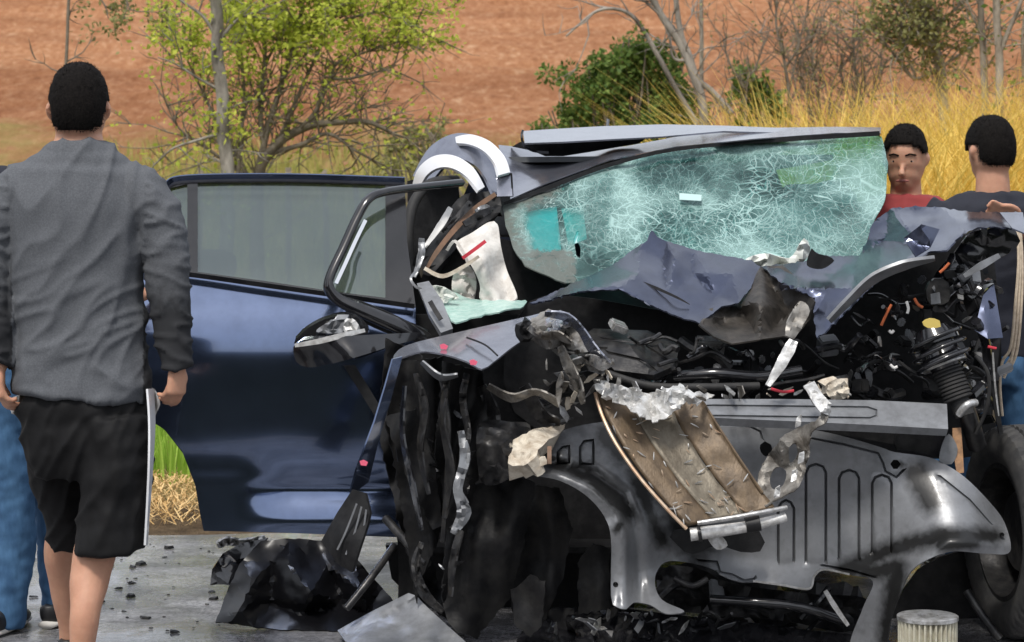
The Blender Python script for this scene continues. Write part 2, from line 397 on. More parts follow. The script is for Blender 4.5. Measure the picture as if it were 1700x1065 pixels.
def smooth3(pts, k=6):
    out = []
    n = len(pts)
    if n < 3: return [Vector(p) for p in pts]
    for i in range(n - 1):
        p0 = Vector(pts[max(i - 1, 0)]); p1 = Vector(pts[i]); p2 = Vector(pts[i + 1]); p3 = Vector(pts[min(i + 2, n - 1)])
        for j in range(k):
            t = j / k
            out.append(.5 * ((2 * p1) + (p2 - p0) * t + (2 * p0 - 5 * p1 + 4 * p2 - p3) * t * t + (3 * p1 - p0 - 3 * p2 + p3) * t ** 3))
    out.append(Vector(pts[-1])); return out

def tube_bm(bm, pts, rad, n=8, cap=True, flat=1.0, side=None):
    """sweep an (elliptic) section; rad = number, list, or fn(t)"""
    m = len(pts); rings = []
    prev = None
    for i, p in enumerate(pts):
        t = (pts[min(i + 1, m - 1)] - pts[max(i - 1, 0)])
        if t.length < 1e-9: t = Vector((0, 0, 1))
        t.normalize()
        if prev is None:
            ref = Vector(side) if side is not None else (Vector((0, 1, 0)) if abs(t.y) < .9 else Vector((1, 0, 0)))
            u = ref - t * ref.dot(t)
            if u.length < 1e-6: u = t.orthogonal()
            u.normalize()
        else:
            u = prev - t * prev.dot(t)
            if u.length < 1e-6: u = t.orthogonal()
            u.normalize()
        prev = u; v = t.cross(u)
        r = rad(i / max(1, m - 1)) if callable(rad) else (rad[i] if isinstance(rad, (list, tuple)) else rad)
        rx, ry = r if isinstance(r, (tuple, list)) else (r, r * flat)
        rings.append([bm.verts.new(p + u * (rx * math.cos(a)) + v * (ry * math.sin(a))) for a in [2 * math.pi * k / n for k in range(n)]])
    for a, b in zip(rings, rings[1:]):
        for k in range(n):
            bm.faces.new((a[k], a[(k + 1) % n], b[(k + 1) % n], b[k]))
    if cap:
        bm.faces.new(list(reversed(rings[0]))); bm.faces.new(rings[-1])
    return rings
def tube(name, pts, r, mat, parent=None, n=8, k=6, flat=1.0, side=None):
    """pts are (px, py, d) in the photograph; r metres"""
    bm = bmesh.new(); tube_bm(bm, smooth3([P(*p) for p in pts], k), r, n, True, flat, side)
    return from_bm(name, bm, mat, parent, True, 50)
def strip(name, pts, wpx, mat, parent=None, thick=.004, tilt=0, crumple=None, sharp=40, sub=6):
    """flat strap along a pixel polyline, wpx wide; tilt pushes one edge farther away"""
    c = resample([p[:2] for p in pts], 1e9, False, False)
    cc = smooth3([Vector(p) for p in pts], sub); L = []; n = len(cc)
    ws = wpx if isinstance(wpx, (list, tuple)) else [wpx] * len(pts)
    bm = bmesh.new(); rows = []
    for i, p in enumerate(cc):
        t = cc[min(i + 1, n - 1)] - cc[max(i - 1, 0)]; t = Vector((t.x, t.y)); t.normalize()
        nx, ny = -t.y, t.x
        q = i / (n - 1) * (len(ws) - 1); a = int(min(q, len(ws) - 2)) if len(ws) > 1 else 0
        wv = (ws[a] + (ws[a + 1] - ws[a]) * (q - a)) if len(ws) > 1 else ws[0]
        row = []
        for s in (-.5, -.17, .17, .5):
            x = p.x + nx * wv * s; y = p.y + ny * wv * s; d = p.z + tilt * s
            if crumple: d += crumple(x, y)
            row.append(bm.verts.new(P(x, y, d)))
        rows.append(row)
    for a, b in zip(rows, rows[1:]):
        for k in range(3): bm.faces.new((a[k], b[k], b[k + 1], a[k + 1]))
    o = from_bm(name, bm, mat, parent, True, sharp)
    md = o.modifiers.new('thickness', 'SOLIDIFY'); md.thickness = thick; md.offset = 0
    es = o.modifiers.new('crisp_edges', 'EDGE_SPLIT'); es.split_angle = R(min(sharp or 40, 60))
    return o
def boxmesh(name, loc, size, rot, mat, parent=None, bev=.004):
    bm = bmesh.new(); bmesh.ops.create_cube(bm, size=1)
    bmesh.ops.scale(bm, vec=size, verts=bm.verts)
    if bev: bmesh.ops.bevel(bm, geom=bm.edges[:], offset=min(bev, min(size) * .3), segments=2, affect='EDGES')
    bmesh.ops.transform(bm, matrix=Matrix.Translation(loc) @ rot, verts=bm.verts)
    return from_bm(name, bm, mat, parent, True, 35)
def revolve(bm, prof, M, n=40, rfn=None):
    """profile list of (axial, radius) turned about local X of matrix M"""
    rings = []
    for k in range(n):
        a = 2 * math.pi * k / n; row = []
        for i, (ax, r) in enumerate(prof):
            rr = r + (rfn(i, k) if rfn else 0)
            row.append(bm.verts.new(M @ Vector((ax, rr * math.cos(a), rr * math.sin(a)))))
        rings.append(row)
    for k in range(n):
        a, b = rings[k], rings[(k + 1) % n]
        for i in range(len(prof) - 1): bm.faces.new((a[i], b[i], b[i + 1], a[i + 1]))
def rrot(rng): return Matrix.Rotation(rng.uniform(0, 6.28), 4, 'X') @ Matrix.Rotation(rng.uniform(0, 6.28), 4, 'Y') @ Matrix.Rotation(rng.uniform(0, 6.28), 4, 'Z')

# =================================================================== SETTING
def terrain_h(x, y):
    if y < 10.2: h = 0.0 if y > -7 else min(6.0, (-7 - y) * .5)
    elif y < 28: h = .02 * (y - 10.2) / 18
    elif y < 46: t = (y - 28) / 18; h = .02 + 2.0 * t * t
    else: h = 2.02 + (y - 46) * .135 if y < 190 else 21.5 + (y - 190) * .02
    return h
def build_terrain():
    ys = [-90, -60, -40, -30, -24, -18, -14, -11, -9, -7.5, -6, -3, 0, 3, 6, 8, 9, 10] + [10 + .5 * i for i in range(1, 40)]
    y = 29.5
    while y < 100: ys.append(y); y += .34
    ys += [102, 106, 112, 120, 135, 160, 190, 230, 300]
    xs = [-160, -110, -80, -60, -45, -36] + [-30 + .4 * i for i in range(151)] + [36, 45, 60, 80, 110, 160]
    vs = []; fs = []
    for y in ys:
        for x in xs:
            h = terrain_h(x, y) - .012
            if y > 10.3: h += .06 * noise.noise((x * .4, y * .4, 0)) * min(1, (y - 10.3) / 3)
            if y > 44:
                k = min(1, (y - 44) / 4)
                h += k * (.16 * noise.noise((x * .9 + .12 * y, y * 1.1, 3)) + .09 * noise.noise((x * 2.1, y * 2.4, 5)) + .06 * noise.noise((x * .25, y * 2.2, 9)))
            if y < -12: h += .15 * noise.noise((x * .1, y * .1, 1))
            vs.append((x, y, h))
    nx = len(xs)
    for j in range(len(ys) - 1):
        for i in range(nx - 1):
            a = j * nx + i; fs.append((a, a + 1, a + nx + 1, a + nx))
    me = bpy.data.meshes.new('terrain'); me.from_pydata(vs, [], fs)
    m = bpy.data.materials.new('ploughed_red_field_and_verge'); m.use_nodes = True
    n = m.node_tree.nodes; l = m.node_tree.links; b = n['Principled BSDF']; b.inputs['Roughness'].default_value = .95; b.inputs['Specular IOR Level'].default_value = .1
    tc = n.new('ShaderNodeTexCoord')
    def nz(sc, st=(1, 1, 1), det=8, ro=.65):
        mp = n.new('ShaderNodeMapping'); mp.inputs['Scale'].default_value = st; l.new(tc.outputs['Object'], mp.inputs[0])
        t = n.new('ShaderNodeTexNoise'); t.inputs['Scale'].default_value = sc; t.inputs['Detail'].default_value = det; t.inputs['Roughness'].default_value = ro
        l.new(mp.outputs[0], t.inputs[0]); return t.outputs[0]
    def ramp(src, cols):
        r = n.new('ShaderNodeValToRGB'); l.new(src, r.inputs[0]); e = r.color_ramp.elements
        while len(e) < len(cols): e.new(.5)
        for q, (p, c) in zip(e, cols): q.position = p; q.color = (*c, 1)
        return r.outputs[0]
    soil = ramp(nz(4.2, (1.0, .34, 1), 10, .8), [(.30, (.22, .094, .046)), (.44, (.41, .185, .09)), (.54, (.50, .25, .13)), (.66, (.68, .44, .27))])
    big = ramp(nz(.16, (.25, 1, 1), 4), [(.38, (.80, .74, .70)), (.62, (1.12, 1.12, 1.10))])
    mu = n.new('ShaderNodeMix'); mu.data_type = 'RGBA'; mu.blend_type = 'MULTIPLY'; mu.inputs[0].default_value = 1; l.new(soil, mu.inputs[6]); l.new(big, mu.inputs[7])
    grass = ramp(nz(1.3, (1, .6, 1), 8), [(.32, (.13, .15, .035)), (.45, (.27, .26, .075)), (.56, (.42, .33, .12)), (.68, (.46, .25, .13))])
    dark = ramp(nz(1.2), [(.35, (.006, .009, .004)), (.65, (.025, .032, .013))])  # unseen ground this side of the road, added dark for the door to reflect
    sp = n.new('ShaderNodeSeparateXYZ'); l.new(tc.outputs['Object'], sp.inputs[0])
    ad = n.new('ShaderNodeMath'); ad.operation = 'MULTIPLY_ADD'; ad.inputs[1].default_value = 26; l.new(nz(.35), ad.inputs[0]); l.new(sp.outputs[1], ad.inputs[2])
    mk = n.new('ShaderNodeMapRange'); mk.inputs[1].default_value = 53; mk.inputs[2].default_value = 60; l.new(ad.outputs[0], mk.inputs[0])
    mx = n.new('ShaderNodeMix'); mx.data_type = 'RGBA'; l.new(mk.outputs[0], mx.inputs[0]); l.new(grass, mx.inputs[6]); l.new(mu.outputs[2], mx.inputs[7])
    mk2 = n.new('ShaderNodeMapRange'); mk2.inputs[1].default_value = 5.2; mk2.inputs[2].default_value = 4.4; l.new(sp.outputs[1], mk2.inputs[0])
    mx3 = n.new('ShaderNodeMix'); mx3.data_type = 'RGBA'; l.new(mk2.outputs[0], mx3.inputs[0]); l.new(mx.outputs[2], mx3.inputs[6]); l.new(dark, mx3.inputs[7])
    # earth shoulder next to the road
    mk4 = n.new('ShaderNodeMapRange'); mk4.inputs[1].default_value = 11.2; mk4.inputs[2].default_value = 10.4; l.new(sp.outputs[1], mk4.inputs[0])
    mk5 = n.new('ShaderNodeMath'); mk5.operation = 'GREATER_THAN'; mk5.inputs[1].default_value = 8; l.new(sp.outputs[1], mk5.inputs[0])
    mk6 = n.new('ShaderNodeMath'); mk6.operation = 'MULTIPLY'; l.new(mk4.outputs[0], mk6.inputs[0]); l.new(mk5.outputs[0], mk6.inputs[1])
    earth = ramp(nz(7), [(.35, (.10, .07, .045)), (.65, (.28, .2, .12))])
    mx4 = n.new('ShaderNodeMix'); mx4.data_type = 'RGBA'; l.new(mk6.outputs[0], mx4.inputs[0]); l.new(mx3.outputs[2], mx4.inputs[6]); l.new(earth, mx4.inputs[7])
    l.new(mx4.outputs[2], b.inputs['Base Color'])
    bn = n.new('ShaderNodeBump'); bn.inputs['Distance'].default_value = .3; bn.inputs['Strength'].default_value = 1
    l.new(nz(2.4, (1.0, .4, 1), 9, .75), bn.inputs['Height']); l.new(bn.outputs[0], b.inputs['Normal'])
    tag(link('terrain', me, m), kind='structure')
build_terrain()

def build_road():
    m = bpy.data.materials.new('wet_asphalt'); m.use_nodes = True
    n = m.node_tree.nodes; l = m.node_tree.links; b = n['Principled BSDF']
    tc = n.new('ShaderNodeTexCoord')
    def nz(sc, det=6, ro=.6, st=(1, 1, 1)):
        mp = n.new('ShaderNodeMapping'); mp.inputs['Scale'].default_value = st; l.new(tc.outputs['Object'], mp.inputs[0])
        t = n.new('ShaderNodeTexNoise'); t.inputs['Scale'].default_value = sc; t.inputs['Detail'].default_value = det; t.inputs['Roughness'].default_value = ro
        l.new(mp.outputs[0], t.inputs[0]); return t.outputs[0]
    def mr(src, a, b_, c, d):
        r = n.new('ShaderNodeMapRange'); r.inputs[1].default_value = a; r.inputs[2].default_value = b_; r.inputs[3].default_value = c; r.inputs[4].default_value = d
        l.new(src, r.inputs[0]); return r.outputs[0]
    g = n.new('ShaderNodeValToRGB'); l.new(nz(75, 10, .85), g.inputs[0])
    e = g.color_ramp.elements; e[0].position = .40; e[0].color = (.05, .051, .054, 1); e[1].position = .62; e[1].color = (.34, .34, .355, 1)
    wet = nz(2.2, 5, .6, (1, .5, 1))
    pm = n.new('ShaderNodeMix'); pm.data_type = 'RGBA'; pm.blend_type = 'MULTIPLY'; pm.inputs[0].default_value = 1
    pr = n.new('ShaderNodeValToRGB'); l.new(nz(5, 8, .7, (.6, 1, 1)), pr.inputs[0])
    pr.color_ramp.elements[0].position = .40; pr.color_ramp.elements[0].color = (.38, .37, .36, 1); pr.color_ramp.elements[1].position = .6; pr.color_ramp.elements[1].color = (1.25, 1.24, 1.25, 1)
    l.new(g.outputs[0], pm.inputs[6]); l.new(pr.outputs[0], pm.inputs[7]); l.new(pm.outputs[2], b.inputs['Base Color'])
    l.new(mr(wet, .42, .6, .08, .45), b.inputs['Roughness'])
    b.inputs['Specular IOR Level'].default_value = .7
    bn = n.new('ShaderNodeBump'); bn.inputs['Distance'].default_value = .004; l.new(nz(70, 4), bn.inputs['Height'])
    l.new(mr(wet, .4, .6, .12, 1), bn.inputs['Strength']); l.new(bn.outputs[0], b.inputs['Normal'])
    bm = bmesh.new(); a = []; c = []
    for i in range(401):
        x = -40 + .2 * i
        a.append(bm.verts.new((x, 4.7 + .1 * noise.noise((x * 1.5, 9, 0)), .006)))
        c.append(bm.verts.new((x, 9.62 + .10 * noise.noise((x * 1.7, 2, 0)) + .05 * noise.noise((x * 6, 4, 0)), .006)))
    for i in range(400): bm.faces.new((a[i], a[i + 1], c[i + 1], c[i]))
    tag(from_bm('road', bm, m, None, False), kind='structure')
build_road()

def blades(name, n, region, h, wdt, mat, label, cat, lean=.4, lie=0., seed=1, seg=3, zoff=0.0, dens=None):
    """uncountable grass: curved tapering ribbons"""
    rng = random.Random(seed); vs = []; fs = []
    x0, x1, y0, y1 = region; c = 0
    while c < n:
        x = rng.uniform(x0, x1); y = rng.uniform(y0, y1)
        if dens and rng.random() > dens(x, y): continue
        c += 1
        hh = h * rng.uniform(.55, 1.15) * (dens(x, y) ** .4 if dens else 1); a = rng.uniform(0, 6.283); ln = rng.uniform(.1, 1) * lean * hh
        wa = rng.uniform(0, 6.283); wx, wy = math.cos(wa) * wdt, math.sin(wa) * wdt * .4
        s = len(vs); z = terrain_h(x, y) + zoff
        for k in range(seg + 1):
            t = k / seg; q = (1 - t) ** .7 * .5
            px = x + math.cos(a) * ln * t * t; py = y + math.sin(a) * ln * t * t; pz = z + hh * t * (1 - lie) * (1 - .25 * t * lean)
            if lie: px = x + math.cos(a) * hh * t; py = y + math.sin(a) * hh * t; pz = z + rng.uniform(0, .05) + math.sin(t * 3.14) * hh * .22 * (1 - lie + .3)
            vs.append((px - wx * q, py - wy * q, pz)); vs.append((px + wx * q, py + wy * q, pz))
        for k in range(seg): i = s + 2 * k; fs.append((i, i + 1, i + 3, i + 2))
    me = bpy.data.meshes.new(name); me.from_pydata(vs, [], fs)
    return tag(link(name, me, mat, None, True), label, cat, kind='stuff')

STRAW = mat_leaf('straw', (.55, .33, .12), (.9, .66, .33), .2)
GREEN = mat_leaf('fresh_grass', (.16, .32, .02), (.46, .66, .12), .45)
YEL = mat_leaf('dry_yellow_grass', (.62, .42, .065), (.96, .74, .22), .35)
blades('straw', 9000, (-2.6, 3.4, 9.85, 11.3), .14, .008, STRAW, 'mown dry straw lying along the road shoulder', 'straw', .4, .75, 3)
blades('grass', 9000, (-2.8, 3.6, 11.1, 13.6), .42, .012, GREEN, 'fresh green grass behind the straw on the verge', 'grass', .5, 0, 4)
blades('tall_dry_grass', 19000, (1.15, 5.2, 13.2, 16.5), 2.3, .017, YEL, 'tall dry yellow grass beyond the car roof', 'dry grass', .7, 0, 5, 4,
       dens=lambda x, y: max(.35, min(1, .62 + (x - 1.2) * .12 + .6 * noise.noise((x * 1.9, y * .8, 0)))))
VERGE = mat_leaf('verge_grass', (.22, .25, .05), (.5, .42, .14), .3)
blades('verge_grass', 17000, (-8, 8, 23, 44.5), .36, .035, VERGE, 'rough olive grass at the foot of the red field', 'grass', .5, 0, 6)

# ------------------------------------------------------------------ trees
BARK = material('grey_bark', (.34, .31, .27), .9, col2=(.10, .088, .075), scale=7, bump=.01, bscale=30, stretch=(1, 1, .4), spec=.15)
BARKD = material('dark_bark', (.23, .195, .15), .9, col2=(.12, .1, .078), scale=14, bump=.006, spec=.15)
BARKL = material('pale_bark', (.36, .32, .26), .9, col2=(.16, .135, .105), scale=9, bump=.008, stretch=(1, 1, .4), spec=.15)
LIME = mat_leaf('lime_leaves', (.30, .38, .045), (.72, .76, .13), .5)
DEEP = mat_leaf('deep_green_leaves', (.06, .12, .025), (.24, .33, .08), .35)
OLIVE = mat_leaf('olive_leaves', (.15, .155, .05), (.36, .35, .14), .35)

def tree(name, label, base, d, branches, bark, leaf=None, nleaf=0, lsize=.04, twigs=40, twl=.5, seed=1, group=None, leafreg=None,
         cat='tree', tr=.006, levels=2, up=.3):
    """branches: traced limbs [( [(px,py,(dd))...], r0, r1 )]; random twigs and leaves grow on them"""
    rng = random.Random(seed)
    bp = P(base, YH, d); bp.z = terrain_h(bp.x, d)
    root = thing(name, bp, label, cat, group)
    bm = bmesh.new(); tips = []
    def grow(p, dirv, L, r, lev):
        pts = [p]; q = p.copy(); dv = dirv.copy(); k = 4
        for _ in range(k):
            dv = (dv + Vector((rng.gauss(0, .22), rng.gauss(0, .22), rng.gauss(0, .2) + up * .12))).normalized()
            q = q + dv * (L / k); pts.append(q.copy())
        tube_bm(bm, pts, lambda t: r * (1 - .75 * t), 4, False)
        tips.extend(pts[1:])
        if lev > 1:
            for _ in range(rng.randint(2, 4)):
                i = rng.randint(1, k); dd = (dv + Vector((rng.gauss(0, .7), rng.gauss(0, .7), rng.gauss(.1, .6)))).normalized()
                grow(pts[i], dd, L * rng.uniform(.35, .65), r * .6, lev - 1)
    limbs = []
    for pts, r0, r1 in branches:
        w3 = smooth3([P(q[0], q[1], d + (q[2] if len(q) > 2 else 0)) for q in pts], 6)
        if pts[0][1] > 1000:                       # starts at the foot: set it on the ground
            w3[0] = Vector((w3[0].x, w3[0].y, terrain_h(w3[0].x, w3[0].y) - .05))
        w3 = [q + Vector((noise.noise(q * 4 + Vector((seed, 0, 0))), noise.noise(q * 4 + Vector((0, seed, 0))), 0)) * r0 * .5 for q in w3]
        tube_bm(bm, w3, lambda t, a=r0, b=r1: a + (b - a) * t, 8, True)
        limbs.append((w3, r0, r1))
    tot = sum((l[0][-1] - l[0][0]).length for l in limbs)
    for w3, r0, r1 in limbs:
        k = max(1, int(twigs * (w3[-1] - w3[0]).length / tot))
        for _ in range(k):
            i = rng.randint(int(len(w3) * .15), len(w3) - 1); t = (w3[min(i + 1, len(w3) - 1)] - w3[max(0, i - 1)]).normalized()
            dv = (t * .6 + Vector((rng.gauss(0, .7), rng.gauss(0, .6), rng.gauss(up, .5)))).normalized()
            grow(w3[i], dv, twl * rng.uniform(.5, 1.2), min(tr, r0 * .6), levels)
    from_bm('trunk', bm, bark, root, True, None, False)
    if leaf is not None:
        vs = []; fs = []; c = 0; tries = 0
        while c < nleaf and tries < nleaf * 8:
            tries += 1
            p = rng.choice(tips)
            if leafreg:
                px = p.x / p.y * FPX + 850; py = YH - (p.z - HC) / p.y * FPX
                if rng.random() > leafreg(px, py): continue
            p = p + Vector((rng.gauss(0, .035), rng.gauss(0, .035), rng.gauss(0, .035))) * (lsize / .04)
            u = Vector((rng.gauss(0, 1), rng.gauss(0, 1), rng.gauss(-.3, .6))).normalized(); v = u.cross(Vector((rng.gauss(0, 1), rng.gauss(0, 1), rng.gauss(0, 1)))).normalized()
            s = lsize * rng.uniform(.6, 1.3); i = len(vs)
            vs += [p, p + u * s * .5 + v * s * .28, p + u * s, p + u * s * .5 - v * s * .28]; fs.append((i, i + 1, i + 2, i + 3)); c += 1
        me = bpy.data.meshes.new('crown'); me.from_pydata([tuple(q) for q in vs], [], fs)
        link('crown', me, leaf, root, False)
    return root

G = 1e4
# tall slim trunk on the left
tree('tree', 'slim straight grey tree trunk rising in front of the lime-leaved tree', 375, 15.5,
     [([(380, 1100), (378, 420), (374, 250), (366, 120), (357, 0), (352, -60)], .05, .034),
      ([(362, 75), (385, 40), (410, 25), (440, 15)], .014, .006), ([(358, 60), (335, 25), (300, 0), (270, -25)], .013, .005),
      ([(368, 150), (330, 130), (290, 105), (262, 95)], .01, .004), ([(372, 220), (330, 232), (290, 245), (268, 262)], .012, .005)],
     BARK, LIME, 900, .045, 40, .32, 11, leafreg=lambda x, y: .25 if y < 200 else .1)
# spreading multi-stem tree with lime leaves
tree('tree', 'spreading multi-stemmed tree with sparse lime green leaves above the rear door', 430, 16.5,
     [([(432, 1100), (428, 400), (430, 290), (460, 240), (505, 212), (545, 204), (610, 202), (650, 220)], .05, .012),
      ([(425, 300), (440, 230), (465, 150), (482, 90), (500, 20), (505, -40)], .026, .008),
      ([(445, 255), (500, 240), (545, 222), (590, 250), (640, 275)], .02, .006),
      ([(440, 265), (432, 180), (440, 100), (435, 30), (440, -40)], .022, .008),
      ([(480, 225), (520, 190), (548, 130), (560, 105), (610, 85), (660, 70)], .018, .005),
      ([(395, 300), (400, 220), (405, 150), (400, 70), (395, -20)], .018, .006),
      ([(462, 235), (490, 170), (530, 80), (560, 20), (575, -30)], .016, .005),
      ([(548, 130), (580, 130), (630, 118), (655, 115)], .012, .004),
      ([(410, 290), (360, 200), (320, 120), (300, 70)], .014, .004),
      ([(405, 290), (350, 250), (300, 215), (275, 170)], .014, .004),
      ([(520, 60), (580, 30), (640, 20), (690, 40)], .012, .004)],
     BARKD, LIME, 14500, .04, 330, .5, 12, leafreg=lambda x, y: (1. if y < 75 else (.55 if y < 120 else .26)) * (1 if x < 430 or y < 80 else .35) * (.55 if x < 470 and y > 140 else 1))
# low green bush behind the roof
def bush(name, label, cx, d, items, leaf, n, seed, lsize=.06):
    rng = random.Random(seed); bp = P(cx, YH, d); bp.z = terrain_h(bp.x, d)
    root = thing(name, bp, label, 'bush'); bm = bmesh.new(); vs = []; fs = []
    tot = sum(r * r for _, _, r in items)
    for px, py, r in items:
        c = P(px, py, d); rm = r / FPX * d
        for _ in range(5):
            e = c + Vector((rng.gauss(0, .5), rng.gauss(0, .5), rng.gauss(0, .5))) * rm
            st = Vector((bp.x + rng.gauss(0, .15), bp.y + rng.gauss(0, .1), bp.z))
            tube_bm(bm, smooth3([st, (st + e) / 2 + Vector((rng.gauss(0, .08), 0, .1)), e], 4), lambda t: .018 * (1 - .7 * t), 5, False)
        subs = [c + Vector((rng.gauss(0, .5), rng.gauss(0, .5), rng.gauss(0, .5))) * rm for _ in range(16)]
        for _ in range(int(n * r * r / tot)):
            s0 = rng.choice(subs); v = Vector((rng.gauss(0, 1), rng.gauss(0, 1), rng.gauss(0, 1))).normalized()
            p = s0 + v * rm * .38 * rng.random() ** .4
            u = (v + Vector((rng.gauss(0, .6), rng.gauss(0, .6), rng.gauss(-.2, .6)))).normalized(); q = u.cross(Vector((rng.gauss(0, 1), rng.gauss(0, 1), rng.gauss(0, 1)))).normalized()
            s = lsize * rng.uniform(.6, 1.3); i = len(vs)
            vs += [tuple(p), tuple(p + u * s * .5 + q * s * .3), tuple(p + u * s), tuple(p + u * s * .5 - q * s * .3)]; fs.append((i, i + 1, i + 2, i + 3))
    from_bm('stem', bm, BARKD, root, True, None, False)
    me = bpy.data.meshes.new('crown'); me.from_pydata(vs, [], fs); link('crown', me, leaf, root, False)
    return root
bush('bush', 'dense dark green bush behind the car roof left of the dry grass', 1060, 17,
     [(985, 125, 48), (1045, 110, 45), (1090, 105, 38), (1010, 170, 50), (1075, 165, 55), (1130, 170, 48), (950, 190, 26), (1060, 85, 22), (1110, 215, 50), (1020, 215, 50),
      (1060, 300, 60), (1120, 300, 60), (1000, 300, 55)], DEEP, 21000, 21, .04)
bush('bush', 'small green bush beside the bare saplings right of the arched tree', 1270, 18,
     [(1235, 130, 22), (1265, 158, 26), (1290, 175, 20), (1240, 165, 24), (1260, 230, 36), (1260, 300, 36)], DEEP, 3000, 22, .05)
bush('bush', 'low scrubby green growth at the field edge left of the roof', 935, 20,
     [(940, 205, 18), (905, 215, 14), (970, 212, 18), (700, 200, 1), (930, 240, 22), (935, 280, 22)], DEEP, 1500, 23, .05)
bush('bush', 'wispy olive scrub beside the roof frame below the spreading tree', 700, 21,
     [(690, 225, 22), (660, 240, 20), (725, 215, 18), (700, 262, 26), (650, 275, 22), (735, 250, 18)], OLIVE, 900, 24, .05)
# bare arching tree
tree('tree', 'bare grey tree with an arching bough over the green bush', 1170, 16.8,
     [([(1190, 1100), (1185, 420), (1170, 200), (1150, 120), (1125, 70), (1095, 20), (1070, -30)], .04, .02),
      ([(1160, 210), (1125, 150), (1085, 80), (1055, 32), (1025, 15), (990, 18), (960, 42), (940, 60)], .022, .006),
      ([(1162, 150), (1145, 95), (1130, 60), (1122, 0), (1118, -40)], .026, .016),
      ([(1215, 190), (1180, 150), (1150, 130)], .025, .02),
      ([(1145, 100), (1118, 96), (1112, 60), (1118, 20)], .012, .005)],
     BARK, None, 0, twigs=40, twl=.5, seed=31, tr=.006)
tree('tree', 'pale thin upright bare sapling just right of the arched tree', 1164, 18.5,
     [([(1168, 1100), (1166, 400), (1164, 160), (1165, 60), (1162, -40)], .02, .014)], BARKL, None, 0, twigs=14, twl=.3, seed=32, tr=.004)
tree('tree', 'leafless dark sapling with forked crown left of the olive tree', 1300, 18,
     [([(1310, 1100), (1312, 400), (1310, 170), (1300, 90), (1288, 40), (1290, -20)], .016, .008),
      ([(1305, 110), (1325, 75), (1318, 40), (1300, 20)], .01, .004), ([(1310, 150), (1330, 60), (1345, -10)], .009, .004)],
     BARKD, OLIVE, 200, .03, 46, .5, 33, tr=.005)
tree('tree', 'small dark bare shrub with curved stems above the dry grass', 1250, 17.5,
     [([(1240, 1100), (1240, 400), (1238, 160), (1255, 110), (1270, 70)], .015, .005), ([(1238, 150), (1210, 100), (1200, 60)], .012, .004)],
     BARKD, OLIVE, 160, .03, 40, .4, 34, tr=.004)
for px, sd, lab in ((1370, 41, 'tangled brown leafless shrub left of the olive tree above the grass'), (1440, 42, 'tangled twiggy shrub directly under the olive tree')):
    tree('shrub', lab, px, 18.5, [([(px, 1100), (px - 2, 400), (px - 10, 180), (px - 20, 110), (px - 25, 60)], .014, .004),
                             ([(px, 300), (px + 10, 150), (px + 35, 100)], .012, .004), ([(px, 300), (px - 25, 180), (px - 50, 110)], .012, .004)],
         BARKD, OLIVE, 500, .03, 90, .55, sd, cat='shrub', tr=.005)
tree('tree', 'olive-leaved tree with leaning pale trunk at upper right', 1555, 16.5,
     [([(1580, 1100), (1575, 400), (1562, 130), (1552, 80), (1538, 20), (1530, -40)], .042, .03),
      ([(1560, 110), (1520, 130), (1485, 90), (1460, 60), (1430, 40)], .016, .005), ([(1562, 112), (1600, 85), (1640, 60)], .014, .005),
      ([(1520, 125), (1500, 70), (1495, 10), (1490, -40)], .012, .006), ([(1545, 60), (1500, 20), (1450, -10)], .014, .005), ([(1545, 50), (1590, 10), (1620, -30)], .014, .005)],
     BARKL, OLIVE, 4200, .042, 110, .5, 51, leafreg=lambda x, y: 1 if 1420 < x < 1625 and y < 120 else .12)
tree('tree', 'straight pale trunk second from the right edge of the photo', 1632, 16.2,
     [([(1640, 1100), (1638, 400), (1634, 120), (1630, 40), (1626, -40)], .026, .022), ([(1632, 60), (1612, 20), (1600, -20)], .01, .005)], BARKL, OLIVE, 260, .04, 18, .4, 52)
tree('tree', 'pale forked trunk nearest the right edge of the photo', 1660, 15.8,
     [([(1662, 1100), (1662, 400), (1658, 120), (1656, 40), (1655, -40)], .03, .024), ([(1658, 90), (1675, 50), (1690, 15), (1705, -30)], .018, .012), ([(1700, 130), (1698, 60), (1708, -20)], .014, .01)],
     BARKL, DEEP, 500, .045, 26, .4, 53)
# twig entering top left
tree('tree', 'drooping leafy branch tips at the top left corner', 190, 15.5,
     [([(120, 1100), (115, 400), (108, 180), (112, 40), (118, -60)], .012, .01), ([(118, -50), (150, -20), (172, 5), (180, 30)], .01, .003), ([(118, -50), (180, -25), (210, 0), (215, 20)], .008, .003)],
     BARKD, OLIVE, 420, .035, 16, .22, 54, leafreg=lambda x, y: 1 if y < 70 and x > 130 else 0)
# fence at the foot of the field
def fence():
    root = thing('fence', (0, 27, 0), 'low wire fence of weathered posts behind the open rear door', 'fence')
    for i, px in enumerate((250, 330, 418, 478, 541, 594, 655, 715, 800, 905)):
        b = P(px, YH, 27 + .2 * math.sin(i)); b.z = terrain_h(b.x, b.y); h = 1.36 + .06 * math.sin(i * 2.3)
        bm = bmesh.new(); tube_bm(bm, [b - Vector((0, 0, .1)), b + Vector((.01, 0, h * .5)), b + Vector((.03 * math.sin(i), 0, h))], .034, 7)
        from_bm('post', bm, BARKD, root)
    for z in (.45, .85, 1.2):
        bm = bmesh.new(); tube_bm(bm, [Vector((-4.6 + .5 * k, 27, z + .02 + .01 * math.sin(k * 3))) for k in range(14)], .003, 5)
        from_bm('wire', bm, DARKM, root)
fence()

# =================================================================== THE WRECKED CAR
CAR = thing('crashed_car', P(1150, gz(8.6), 8.6), 'crushed dark navy car with its front torn off and windscreen shattered', 'car')

